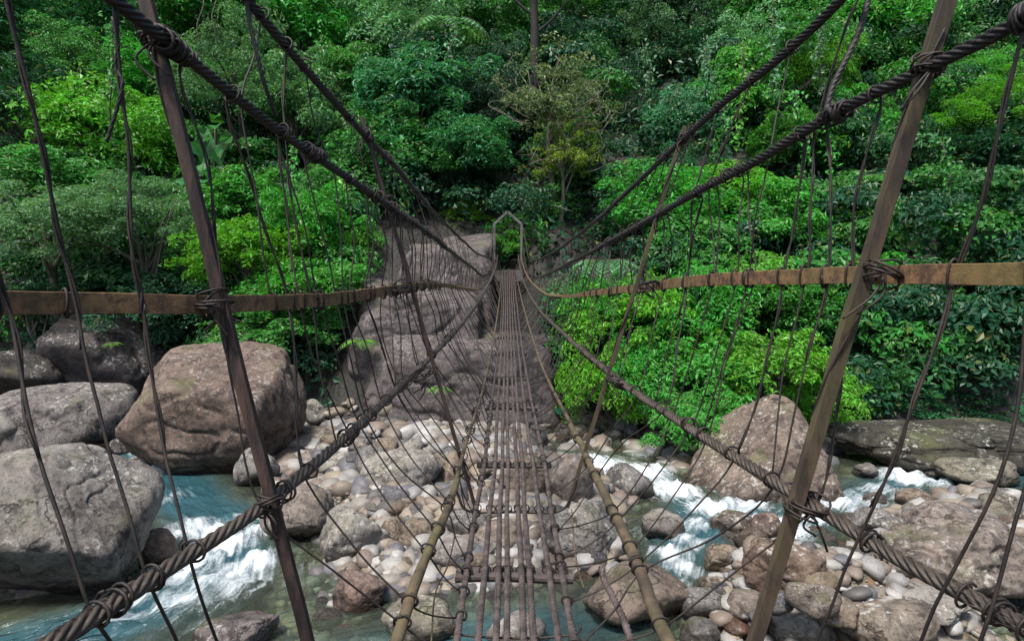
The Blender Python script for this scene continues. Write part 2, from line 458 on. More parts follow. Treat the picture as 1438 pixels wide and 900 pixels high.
def make_water():
    st = .055
    xs = np.arange(-22, 22.01, st); ys = np.arange(5.5, 21.5, st)
    X, Y = np.meshgrid(xs, ys); x, y = X.ravel(), Y.ravel()
    P = np.stack([x, y], -1)
    foam = np.zeros(len(x))
    for px, py, r, s in FOAM:
        c = ground(px, py)[:2]
        d = P - c
        foam = np.maximum(foam, s * np.exp(-(d ** 2).sum(1) / (r * r)))
    best = np.full(len(x), 1e9); U = np.zeros(len(x)); V = np.zeros(len(x))
    for k, ch in enumerate((LEFT_CH, RIGHT_CH, MID_CH)):
        d, s, side = dist_poly(P, ch)
        m = d < best
        best[m] = d[m]; U[m] = s[m] + 40 * k; V[m] = side[m]
    bed = H(x, y)
    depth = np.clip(-bed, 0, 2)
    deep = smooth(.18, 1.0, depth)
    # a faster, rougher surface where it foams
    z = .015 * fbm(np.stack([x * 1.6, y * 1.6, x * 0], -1), 3) + foam * (.09 + .22 * fbm(np.stack([U * 2.2, V * 4.5, x * 0 + 3], -1), 4))
    nx, ny = len(xs), len(ys)
    i = (np.arange(ny - 1)[:, None] * nx + np.arange(nx - 1)[None, :]).ravel()
    q = np.stack([i, i + 1, i + nx + 1, i + nx], -1)
    me = build_mesh('river_water', np.stack([x, y, z], -1), [q])
    for nm, a in (('foam', foam), ('deep', deep)):
        at_ = me.attributes.new(nm, 'FLOAT', 'POINT'); at_.data.foreach_set('value', a.astype(np.float32))
    uvl = me.uv_layers.new(name='flow')
    uvs = np.stack([U, V], -1)[q.ravel()].astype(np.float32)
    uvl.data.foreach_set('uv', uvs.ravel())
    me.materials.append(M_WATER)
    o = link('river_water', me); o['kind'] = 'structure'
make_water()

# ------------------------------------------------------------------ rocks
_ico = {}
def ico(sub):
    if sub not in _ico:
        import bmesh
        bm = bmesh.new(); bmesh.ops.create_icosphere(bm, subdivisions=sub, radius=1)
        v = np.array([w.co[:] for w in bm.verts]); f = np.array([[w.index for w in fa.verts] for fa in bm.faces])
        bm.free(); _ico[sub] = (v / np.linalg.norm(v, axis=1)[:, None], f)
    return _ico[sub]

def rock_shape(seed, sub=4, facets=9, edge=14, rough=.10, strata=0.0, planes=None):
    """unit-box boulder: softened random polytope with fractal relief"""
    rg = np.random.default_rng(seed)
    d, f = ico(sub)
    n = rg.normal(size=(facets, 3)); n /= np.linalg.norm(n, axis=1)[:, None]
    h = rg.uniform(.62, 1.0, facets)
    if planes:
        h = h * .25 + .85
        pn = np.array([p[:3] for p in planes], float); pn /= np.linalg.norm(pn, axis=1)[:, None]
        n = np.concatenate([n, pn]); h = np.concatenate([h, [p[3] for p in planes]])
    dots = np.maximum(d @ n.T, 1e-3)
    rr = h[None, :] / dots
    rr = np.concatenate([rr, np.full((len(d), 1), 1.12 if not planes else 1.5)], 1)
    r = (np.sum(rr ** -edge, 1)) ** (-1.0 / edge)
    o = rg.uniform(-50, 50, 3)
    r = r * (1 + rough * 1.15 * fbm(d * 1.3 + o, 2) + rough * .28 * fbm(d * 4.2 + o, 3) + rough * .16 * fbm(d * 12 + o, 3))
    # a ridged crease or two
    cr = np.abs(perlin(d * 1.7 + o + 9))
    r = r - rough * .6 * np.exp(-(cr / .05) ** 2)
    v = d * r[:, None]
    if strata:      # a few sharp, wandering ledges rather than regular bands
        s = v[:, 2] * 2.1 + 1.1 * fbm(v * np.array([.9, .9, .5]) + o, 3)
        led = (s % 1)
        amp = smooth(-.1, .35, perlin(v * 1.3 + o + 30))
        v[:, :2] *= (1 + strata * amp * (np.where(led < .86, led / .86, (1 - led) / .14) - .5))[:, None]
    mn, mx = v.min(0), v.max(0)
    return (v - (mn + mx) / 2) / ((mx - mn) / 2), f

def place_rock(name, px, py, wpx, hpx, col, label, cat='boulder', seed=0, zb=0.0, dep=.8, tilt=0, sub=4, group=None, sink=.3, lich=1.0, **kw):
    """px,py: centre of the lower edge in the photograph; wpx,hpx: size there"""
    g0 = ground(px, py, zb)
    zb = max(zb, min(float(H([g0[0]], [g0[1]])[0]), .6) * .85)
    b = ground(px, py, zb)
    w = wpx * b[1] / F
    w = w / (1 - .5 * dep * wpx / F * .5)
    dpt = w * dep
    yc = b[1] + dpt * .42
    top = at(px, py - hpx, yc)
    hgt = max(top[2] - zb, .06)
    zbot = zb - sink * hgt
    v, f = rock_shape(seed + 101, sub, **kw)
    v = v * np.array([w / 2, dpt / 2, (top[2] - zbot) / 2])
    if tilt:
        c, s = math.cos(R(tilt)), math.sin(R(tilt))
        x, z = v[:, 0].copy(), v[:, 2].copy()
        v[:, 0] = c * x + s * z; v[:, 2] = -s * x + c * z
        sc = (w / 2) / np.abs(v[:, 0]).max(); sz = ((top[2] - zbot) / 2) / np.abs(v[:, 2]).max()
        v[:, 0] *= sc; v[:, 2] *= sz
    o = MB().add(v, None, f).obj(name, M_ROCK)
    o.location = (b[0] * yc / b[1], yc, (top[2] + zbot) / 2)
    o.color = (*col, lich)
    tag(o, label, cat, group)
    BIG.append((o.location.x, o.location.y, w / 2, dpt / 2))
    return o
BIG = []
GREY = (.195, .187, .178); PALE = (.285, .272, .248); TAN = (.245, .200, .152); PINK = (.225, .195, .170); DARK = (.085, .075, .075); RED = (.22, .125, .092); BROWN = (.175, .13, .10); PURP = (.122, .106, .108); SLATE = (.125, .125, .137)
LEDGE = (.085, .075, .06)
BR = 'big boulders along the river'
rocks = [
 ('boulder', 78, 868, 272, 236, (.205, .192, .178), 'huge pale lichen spotted boulder overhanging the turquoise water at lower left', dict(seed=3, sub=6, dep=.8, facets=8, rough=.07, edge=15, planes=[(.66, -.2, .72, .56), (-.05, -.85, .5, .8), (.05, -.62, -.75, .62), (-.1, -.1, 1, .72), (1, .1, -.25, .95), (-1, 0, 0, 1)])),
 ('boulder', 316, 668, 238, 182, (.165, .125, .102), 'big reddish brown boulder with a slanting crack, behind the left rusty post', dict(lich=.6, seed=16, sub=6, dep=.8, facets=8, rough=.075, edge=20, planes=[(.05, -.25, 1, .62), (-.72, -.3, .7, .78), (0, -1, .05, .72), (.85, -.3, -.45, .82), (-.5, -.4, -.75, .78), (.1, -.75, -.6, .75), (1, 0, .2, .95), (-1, 0, 0, .9)])),
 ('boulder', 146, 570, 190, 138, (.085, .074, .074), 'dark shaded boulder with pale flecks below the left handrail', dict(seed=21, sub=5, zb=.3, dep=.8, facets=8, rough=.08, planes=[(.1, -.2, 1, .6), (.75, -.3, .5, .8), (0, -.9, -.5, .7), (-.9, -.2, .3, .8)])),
 ('boulder', 80, 632, 200, 88, (.17, .156, .152), 'low grey boulder between dark shaded boulder and huge pale one', dict(seed=30, sub=5, zb=.2, dep=.7, facets=8, rough=.08, planes=[(0, -.2, 1, .5), (.7, -.3, .6, .75), (0, -1, .2, .75)])),
 ('boulder', 5, 625, 62, 54, PALE, 'small pale boulder cut by the left picture edge', dict(seed=41, zb=.4)),
 ('rock', 130, 668, 48, 45, PALE, 'pointed pale rock wedged behind the huge pale boulder', dict(seed=44, zb=.3, facets=6)),
 ('rock', 172, 640, 42, 26, DARK, 'dark wet rock beside the upper left rapid', dict(seed=45)),
 ('rock', 190, 651, 26, 9, RED, 'little orange brown wet rock in the upper left rapid', dict(seed=46)),
 ('rock', 186, 690, 32, 26, PALE, 'pale yellowish rock at the foot of the huge pale boulder', dict(seed=47)),
 ('rock', 222, 800, 60, 60, BROWN, 'ochre brown rock against right side of the huge pale boulder', dict(seed=48, facets=6)),
 ('rock', 362, 684, 66, 56, GREY, 'grey angular rock at the right foot of the reddish brown boulder', dict(seed=49, facets=6)),
 ('rock', 438, 592, 38, 32, PALE, 'small whitish rock between reddish brown boulder and giant rock', dict(seed=50, zb=.3)),
 ('boulder', 425, 765, 108, 86, PINK, 'smooth pinkish beige boulder with dark underside beside the left rapids', dict(seed=53, sub=5, facets=7)),
 ('boulder', 497, 795, 108, 86, PALE, 'pale boulder with lichen top beside smooth pinkish beige boulder', dict(seed=54, sub=5, facets=8)),
 ('boulder', 505, 858, 80, 58, (.20, .145, .125), 'dull pink boulder half submerged below the pale lichen topped boulder', dict(seed=55, sub=5)),
 ('boulder', 330, 925, 120, 60, (.16, .14, .14), 'dark grey slab rock in the turquoise water at the bottom edge', dict(seed=56, sub=5, tilt=-10)),
 ('boulder', 565, 705, 120, 74, PALE, 'long cream boulder on the stony bar left of the deck', dict(seed=57, sub=5)),
 ('boulder', 625, 695, 70, 62, TAN, 'cream boulder touching the right end of the long cream boulder', dict(seed=58, sub=5)),
 ('rock', 560, 718, 62, 36, SLATE, 'dark blue grey rock in front of the long cream boulder', dict(seed=59, facets=6)),
 ('rock', 602, 712, 56, 28, SLATE, 'blue grey flat rock left of the mossy left edge pole', dict(seed=60, facets=6)),
 ('rock', 590, 628, 70, 24, PALE, 'whitish flat rock on the bar below the giant rock', dict(seed=61)),
 ('rock', 640, 640, 60, 30, GREY, 'light grey rock on the bar near the giant rock foot', dict(seed=62)),
 ('boulder', 430, 640, 95, 38, (.20, .18, .15), 'flat brownish boulder on bar beside the reddish brown boulder', dict(seed=63)),
 ('boulder', 735, 705, 80, 66, TAN, 'tan boulder seen between the deck cables near the U-shaped hoop', dict(seed=64, sub=5)),
 ('boulder', 800, 715, 68, 80, PINK, 'pinkish boulder just right of the deck at the U-shaped hoop', dict(seed=65, sub=5, facets=7)),
 ('boulder', 815, 792, 110, 90, PALE, 'pale wedge shaped boulder right of the deck above the cross plate', dict(seed=66, sub=5, facets=6)),
 ('boulder', 895, 890, 165, 96, (.20, .16, .13), 'broad tan boulder under the right mossy edge pole', dict(seed=67, sub=5, facets=7, rough=.06)),
 ('rock', 885, 702, 70, 50, GREY, 'grey rock between the white rapids and the right edge pole', dict(seed=68)),
 ('boulder', 1072, 705, 268, 138, (.185, .148, .122), 'big triangular brown and grey boulder beneath the bright green bushes', dict(seed=70, sub=6, dep=.7, facets=8, rough=.065, edge=20, planes=[(-.62, -.35, .75, .55), (.9, -.2, .3, .75), (.05, -1, .35, .7), (.45, -.7, .6, .75), (0, 0, -1, .7), (0, 1, 0, .8)])),
 ('rock', 1075, 762, 44, 42, (.17, .12, .10), 'reddish pyramid rock in the white water below the triangular boulder', dict(seed=71, facets=5)),
 ('rock', 1030, 755, 70, 34, (.17, .14, .12), 'dark brown flat rock left of the reddish pyramid rock', dict(seed=72)),
 ('boulder', 1018, 806, 72, 42, TAN, 'smooth tan boulder with wet dark foot in the right rapids', dict(seed=73, sub=5)),
 ('boulder', 1100, 842, 118, 84, (.20, .145, .112), 'brown boulder with pale cracks behind the right wooden post', dict(seed=74, sub=5, tilt=-14, facets=7)),
 ('rock', 1150, 852, 58, 52, BROWN, 'dark brown rock to the right of the wooden post', dict(seed=75)),
 ('boulder', 1330, 858, 262, 125, PINK, 'broad pinkish grey boulder behind the right twisted cable', dict(seed=178, sub=6, dep=.7, rough=.16, facets=9, edge=26)),
 ('boulder', 1230, 762, 82, 50, GREY, 'rounded grey boulder left of the broad pinkish grey boulder', dict(seed=79, sub=5)),
 ('boulder', 1340, 772, 140, 60, (.235, .20, .18), 'pinkish boulder lying behind the broad pinkish grey boulder', dict(seed=80, sub=5, zb=.2)),
 ('boulder', 1370, 690, 115, 46, (.185, .175, .135), 'flat olive grey boulder across the upper right white water', dict(seed=81, sub=5)),
 ('boulder', 1408, 735, 66, 44, (.20, .188, .15), 'olive grey boulder at the right picture edge near flat boulder', dict(seed=82)),
 ('boulder', 1240, 925, 150, 85, (.23, .20, .165), 'large rounded brownish boulder at the bottom edge, right of the wooden post', dict(seed=83, sub=5, facets=6, rough=.05)),
 ('boulder', 1290, 878, 150, 52, PALE, 'whitish boulder resting behind the large rounded brownish boulder', dict(seed=84, sub=5)),
 ('boulder', 1122, 915, 96, 62, PALE, 'pale lichen speckled boulder at bottom edge beside the wooden post', dict(seed=85, sub=5)),
 ('rock', 1178, 884, 66, 42, TAN, 'tan rock between two boulders at the lower right', dict(seed=86)),
 ('rock', 1050, 872, 64, 40, PINK, 'pinkish cobble left of the wooden post foot', dict(seed=87)),
 ('rock', 1038, 900, 48, 30, RED, 'reddish cobble at the bottom edge left of the wooden post', dict(seed=88)),
 ('rock', 982, 910, 62, 40, GREY, 'greenish grey rock at the bottom edge beside the right edge pole', dict(seed=89)),
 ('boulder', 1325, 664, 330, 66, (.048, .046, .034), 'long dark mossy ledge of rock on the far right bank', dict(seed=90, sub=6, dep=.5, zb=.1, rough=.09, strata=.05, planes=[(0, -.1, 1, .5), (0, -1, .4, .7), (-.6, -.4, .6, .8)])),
 ('rock', 1215, 672, 34, 20, GREY, 'small grey rock at the left end of the dark ledge', dict(seed=91)),
 ('rock', 590, 905, 110, 60, (.2, .185, .15), 'olive grey rock under water left of the deck at bottom edge', dict(seed=92)),
 ('rock', 725, 915, 90, 60, (.33, .31, .29), 'whitish rock below the nearest deck cables', dict(seed=93, facets=6)),
 ('rock', 640, 800, 70, 46, (.25, .23, .215), 'grey speckled rock between the left edge pole and the deck', dict(seed=94)),
 ('rock', 700, 775, 90, 40, (.24, .2, .16), 'brown flat rock directly beneath the deck', dict(seed=95)),
 ('rock', 600, 770, 70, 44, TAN, 'tan cracked rock crossed by the left edge pole', dict(seed=96)),
 ('rock', 470, 672, 56, 34, PALE, 'pale rock above the smooth pinkish beige boulder', dict(seed=97)),
 ('boulder', 930, 760, 64, 46, (.23, .21, .2), 'grey boulder parting the white water right of the edge pole', dict(seed=98)),
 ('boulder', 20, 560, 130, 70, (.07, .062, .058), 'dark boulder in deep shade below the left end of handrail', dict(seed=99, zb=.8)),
]
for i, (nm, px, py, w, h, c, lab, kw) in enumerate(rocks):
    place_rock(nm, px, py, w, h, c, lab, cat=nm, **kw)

# the giant rock: an upper block leaning on a broad lower block, with a dark horizontal crevice
def giant():
    mb = MB()
    base = ground(630, 600, .1)
    yc = base[1] + 2.3
    def block(x0, x1, y0, y1, seed, dy, dep, tilt=0, **kw):
        a = at(x0, y1, yc + dy); b = at(x1, y0, yc + dy)
        v, f = rock_shape(seed, 6, **kw)
        v = v * np.array([(b[0] - a[0]) / 2, dep, (b[2] - a[2]) / 2])
        c = math.cos(R(tilt)); s = math.sin(R(tilt))
        v = np.stack([c * v[:, 0] + s * v[:, 2], v[:, 1], -s * v[:, 0] + c * v[:, 2]], -1)
        mb.add(v + np.array([(a[0] + b[0]) / 2, yc + dy, (a[2] + b[2]) / 2]), None, f)
    bx = [(-1, -.15, .12, .8), (1, -.1, .1, .8), (.05, -1, .18, .75), (0, 1, 0, .8), (.08, -.1, 1, .7), (-.1, 0, -1, .8), (-.6, -.6, .5, .95)]
    bt = [(-1, -.2, .42, .8), (1, -.1, .05, .8), (.05, -1, .25, .75), (0, 1, 0, .8), (-.04, -.15, 1, .74), (0, 0, -1, .8)]
    block(466, 808, 452, 650, 502, 0.0, 2.4, 0, facets=8, rough=.07, edge=26, strata=.05, planes=bx)
    block(482, 706, 392, 560, 519, 1.0, 2.2, 3, facets=8, rough=.07, edge=26, strata=.06, planes=bx)
    block(528, 702, 326, 500, 523, 3.2, 2.0, -1, facets=8, rough=.07, edge=24, strata=.05, planes=bt)
    o = mb.obj('giant_rock', M_ROCK)
    o.color = (*PURP, .4)
    tag(o, 'giant purplish grey rock with horizontal crevices rising behind the deck', 'rock')
    BIG.append((base[0], yc, 3.6, 2.6))
giant()

# ------------------------------------------------------------------ loose stones
def scatter():
    temps = []
    for k in range(10):
        v, f = rock_shape(900 + k, 3, facets=6 + k % 4, rough=.08, edge=10)
        me = build_mesh('stone', v, [f]); me.materials.append(M_ROCK); temps.append(me)
    rg = np.random.default_rng(5)
    zones = [((400, 690, 600, 700), 72, 'bar below the giant rock', (20, 66)), ((520, 680, 700, 800), 50, 'heap left of the deck', (22, 64)),
             ((680, 830, 600, 700), 28, 'bar beneath the far deck', (18, 60)), ((680, 860, 740, 900), 22, 'shallows beneath the deck', (20, 56)),
             ((450, 690, 800, 900), 24, 'shallows left of the deck', (20, 60)), ((830, 1010, 680, 860), 30, 'rapids right of the deck', (16, 60)),
             ((980, 1200, 740, 900), 40, 'bank at the lower right', (30, 92)), ((1180, 1430, 690, 780), 18, 'edge of the right channel', (16, 56)), ((180, 420, 640, 700), 10, 'edge of the left channel', (10, 26))]
    cols = [('grey', GREY), ('pale', PALE), ('tan', TAN), ('slate blue', SLATE), ('brown', BROWN), ('pinkish', PINK)]
    placed = [(a, b, min(c, d) * .85) for a, b, c, d in BIG]
    for (x0, x1, y0, y1), n, zone, (smin, smax) in zones:
        k = 0; tries = 0
        while k < n and tries < n * 30:
            tries += 1
            px, py = rg.uniform(x0, x1), rg.uniform(y0, y1)
            g = ground(px, py)
            bed = float(H([g[0]], [g[1]])[0])
            if bed < -.5 or bed > .8: continue
            w = (smin + (smax - smin) * rg.random() ** 1.6) * g[1] / F
            g = ground(px, py, max(bed, -.1))
            if any((g[0] - a) ** 2 + (g[1] - b) ** 2 < (c + w * .30) ** 2 for a, b, c in placed): continue
            placed.append((g[0], g[1], w * .45))
            o = bpy.data.objects.new('stone', temps[rg.integers(10)]); COL.objects.link(o)
            hh = w * rg.uniform(.45, .8)
            o.scale = (w / 2, w * rg.uniform(.7, 1.1) / 2, hh / 2)
            o.location = (g[0], g[1] + w * .3, max(bed, -.12) + hh * .18)
            o.rotation_euler = (rg.uniform(-.3, .3), rg.uniform(-.3, .3), rg.uniform(0, 6.28))
            cn, c = cols[rg.choice(6, p=[.27, .24, .18, .13, .10, .08])]
            o.color = (*(np.array(c) * rg.uniform(.75, 1.15)), 1)
            size = 'larger' if w * F / g[1] > smin + .4 * (smax - smin) else 'small'
            tag(o, f'{size} {cn} stone among the loose stones on the {zone}' if 'rapids' not in zone and 'shallows' not in zone else f'{size} {cn} stone lying in the {zone}', 'stone', f'{size} {cn} stones, {zone}')
            k += 1
    # pebbles
    mb = MB(); N = 60000
    px, py = rg.uniform(380, 1440, N), rg.uniform(596, 905, N)
    D = FW[None] + RT[None] * ((px - 719) / F)[:, None] + UP[None] * ((450 - py) / F)[:, None]
    Gd = CAM + D * (-CZ / D[:, 2])[:, None]
    bed = H(Gd[:, 0], Gd[:, 1])
    tp = [rock_shape(1500 + k, 1, facets=7, rough=.10, edge=12) for k in range(14)]
    tq = [rock_shape(1600 + k, 2, facets=8, rough=.12, edge=14) for k in range(14)]
    n = 0
    for k in range(N):
        if n >= 8500: break
        if bed[k] < -.38 or bed[k] > .8 or (bed[k] < -.12 and rg.random() < .6): continue
        if px[k] > 1170 and py[k] < 650 or px[k] > 1000 and rg.random() < .45: continue
        g = Gd[k]
        w = (4.5 + 38 * rg.random() ** 2.8) * g[1] / F
        v, f = (tq if w * F / g[1] > 9 else tp)[rg.integers(14)]
        v = v * np.array([w / 2, w / 2 * rg.uniform(.55, 1), w / 2 * rg.uniform(.35, .8)])
        a = rg.uniform(0, 6.28); c, s = math.cos(a), math.sin(a); b_ = rg.uniform(-.35, .35)
        v = np.stack([v[:, 0] + b_ * v[:, 2], v[:, 1], v[:, 2] - b_ * v[:, 0]], -1)
        v = np.stack([c * v[:, 0] - s * v[:, 1], s * v[:, 0] + c * v[:, 1], v[:, 2]], -1)
        mb.add(v + [g[0], g[1], bed[k] + w * .15], None, f); n += 1
    o = mb.obj('pebbles', mat_pebble()); o['kind'] = 'stuff'; tag(o, 'small mixed river pebbles covering the stony bar and shallows', 'pebbles')

def mat_pebble():
    m, nt = new_mat('pebble'); g = NT(nt)
    rnd = g.n('ShaderNodeNewGeometry').outputs['Random Per Island']
    cr = g.n('ShaderNodeValToRGB', {0: rnd}); e = cr.color_ramp; e.interpolation = 'CONSTANT'
    cs = [GREY, (.25, .238, .22), (.215, .18, .135), (.10, .10, .108), (.31, .298, .28), (.15, .118, .095), (.195, .178, .155), (.075, .070, .066), (.16, .128, .10)]
    e.elements[0].color = (*cs[0], 1); e.elements[1].position = 1 / 9; e.elements[1].color = (*cs[1], 1)
    for k in range(2, 9):
        x = e.elements.new(k / 9); x.color = (*cs[k], 1)
    tc = g.n('ShaderNodeTexCoord').outputs['Object']
    n1 = g.noise(tc, 30, 5, .7)
    col = g.mix(g.math('MULTIPLY', g.step(.45, .7, n1), .6), cr.outputs[0], g.mix(1, cr.outputs[0], (.45, .43, .4), 'MULTIPLY'))
    g.out(g.n('ShaderNodeBsdfPrincipled', {'Base Color': col, 'Roughness': .6}).outputs[0])
    return m
scatter()

# ------------------------------------------------------------------ foliage
def leaves(mb, C, N, size, rg, aspect=.42, droop=.35, fold=.18):
    """one folded diamond leaf per point C, facing roughly N"""
    n = len(C)
    N = N + rg.normal(size=(n, 3)) * .45
    N /= np.linalg.norm(N, axis=1)[:, None] + 1e-9
    T = rg.normal(size=(n, 3)); T[:, 2] -= droop
    T -= N * (T * N).sum(1)[:, None]; T /= np.linalg.norm(T, axis=1)[:, None] + 1e-9
    S = np.cross(N, T)
    L = (size * rg.uniform(.65, 1.3, n))[:, None]
    W = L * aspect * rg.uniform(.8, 1.2, n)[:, None] * .5
    b = C - T * L * .5; tip = C + T * L * .5 - N * L * .12
    m1 = C - T * L * .05 + S * W + N * L * fold * .5; m2 = C - T * L * .05 - S * W + N * L * fold * .5
    V = np.stack([b, m1, tip, m2], 1).reshape(-1, 3)
    i = np.arange(n)[:, None] * 4
    mb.add(V, i + np.array([[0, 3, 2, 1]]))

def crown_mesh(seed, nclus=42, per=190, leaf=.075, flat=.6, shape=(1, 1, .8), crad=.3, aspect=.42, inner=.45, hang=0.0):
    rg = np.random.default_rng(seed)
    mb = MB()
    u = rg.normal(size=(nclus, 3)); u /= np.linalg.norm(u, axis=1)[:, None]
    u[:, 2] = np.where(u[:, 2] < -.3, -u[:, 2] * .5, u[:, 2])
    r = rg.uniform(inner, .92, nclus) ** .7
    lump = 1 + .6 * perlin(u * 1.5 + seed)
    C = u * (r * lump)[:, None] * np.array(shape)
    for c in C:
        k = int(per * rg.uniform(.6, 1.3)); cr = crad * rg.uniform(.65, 1.25)
        d = rg.normal(size=(k, 3)); d /= np.linalg.norm(d, axis=1)[:, None]
        d[:, 2] = np.where(rg.random(k) < .72, np.abs(d[:, 2]), d[:, 2])
        rad = cr * rg.uniform(.55, 1.08, k) ** .6
        P = d * rad[:, None]; P[:, 2] *= flat
        P[:, 2] -= hang * (P[:, 0] ** 2 + P[:, 1] ** 2) / cr
        Nn = d * .8 + np.array([0, -.12, .85])
        leaves(mb, c + P, Nn, leaf, rg, aspect)
    for k in range(26):      # longer shoots that break the outline
        u0 = rg.normal(size=3); u0 /= np.linalg.norm(u0); u0[2] = abs(u0[2])
        p0 = u0 * np.array(shape) * .75
        dv = u0 + rg.normal(size=3) * .4 + [0, 0, .3]; dv /= np.linalg.norm(dv)
        L = rg.uniform(.25, .55); m = 26
        t = rg.random(m)[:, None]
        P = p0 + dv * L * t - np.array([0, 0, 1.0]) * (L * .45 * t ** 2) + rg.normal(size=(m, 3)) * .035
        leaves(mb, P, np.tile([[0, -.2, .8]], (m, 1)), leaf * 1.15, rg, aspect)
    me = mb.mesh('crown', False); me.materials.append(M_LEAF)
    return me

CROWN = dict(
    broad=[crown_mesh(s, 60, 185, .077, .68, shape=(1, 1, 1), crad=.25) for s in (1, 2, 3)],
    fine=[crown_mesh(s, 80, 230, .046, .78, shape=(1, 1, 1), crad=.21) for s in (4, 5)],
    layered=[crown_mesh(s, 58, 220, .070, .46, shape=(1, 1, 1.05), crad=.28, hang=.45) for s in (6, 7)],
    sparse=[crown_mesh(s, 52, 95, .062, .6, shape=(1, 1, 1), crad=.2, inner=.3) for s in (8, 9)],
    mound=[crown_mesh(s, 64, 125, .088, .5, shape=(1, 1, .78), crad=.215, inner=.5, hang=.5, aspect=.38) for s in (10, 12)],
)
C_LIME = (.098, .315, .018); C_MID = (.046, .210, .030); C_BLUE = (.033, .175, .068); C_GREY = (.082, .20, .09); C_DARK = (.011, .070, .028); C_YEL = (.18, .28, .025); C_EMER = (.048, .270, .030); C_PALE = (.092, .25, .102)
NTREE = 0

def tree(name, kind, px, py, rxp, ryp, Y, col, label, cat='tree', trunk=True, group=None, bark=None, dy=.8):
    """crown centred on (px,py) of the photograph at distance Y"""
    global NTREE
    NTREE += 1
    rg = np.random.default_rng(2000 + NTREE)
    c = at(px, py, Y)
    rx, rz = rxp * 1.1 * Y / F, ryp * 1.3 * Y / F
    gz = float(H([c[0]], [c[1] + .2])[0])
    root = bpy.data.objects.new(name, None); COL.objects.link(root)
    root.location = (c[0], c[1] + .2, min(gz, c[2] - rz * .3))
    root.empty_display_size = .3
    tag(root, label, cat, group)
    ms = CROWN[kind]
    me = ms[rg.integers(len(ms))]
    cr = bpy.data.objects.new('crown' if cat == 'tree' else 'foliage', me); COL.objects.link(cr)
    cr.parent = root
    cr.location = Vector(c) - root.location
    cr.scale = (rx, rx * dy, rz / (.72 if kind == 'mound' else 1.0))
    cr.rotation_euler = (rg.uniform(-.25, .25), rg.uniform(-.25, .25), rg.uniform(0, 6.28))
    cr.color = (*(np.array(col) * rg.uniform(.9, 1.1)), 1)
    if trunk:
        mb = MB()
        b = np.array(root.location)
        h = max(c[2] - b[2], .4)
        r0 = .05 + .03 * min(h, 8)
        P = spline([b + [rg.normal() * .1, 0, -.4], b + [rg.normal() * .2, .1, h * .35], b + [rg.normal() * .15, -.1, h * .75], c + [0, 0, rz * .35]], .3)
        sweep(mb, P, np.linspace(r0, r0 * .25, len(P)), 8)
        for k in range(6):
            q = P[int(len(P) * rg.uniform(.45, .85))]
            e = c + np.array([rg.uniform(-.75, .75) * rx, rg.uniform(-.6, .4) * rx * dy, rg.uniform(-.1, .65) * rz])
            m_ = (q + e) / 2 + [0, 0, .12 * rz]
            L = spline([q, m_, e], .25)
            sweep(mb, L, np.linspace(r0 * .42, r0 * .08, len(L)), 6)
        if kind == 'sparse':
            for k in range(26):
                u = rg.normal(size=3); u /= np.linalg.norm(u); u[2] = abs(u[2]) * .8
                q = c + u * np.array([rx, rx * dy, rz]) * .35 - [0, 0, rz * .15]
                e = c + u * np.array([rx, rx * dy, rz]) * rg.uniform(.85, 1.12) - [0, .2, 0]
                L = spline([q, (q + e) / 2 + rg.normal(size=3) * .1 * rx, e, e + rg.normal(size=3) * .16 * rx], .15)
                sweep(mb, L, np.linspace(.026, .007, len(L)), 5)
        mb.obj('trunk' if cat == 'tree' else 'stem', bark or (M_PALEBARK if kind == 'sparse' else M_BARK), root)
    return root

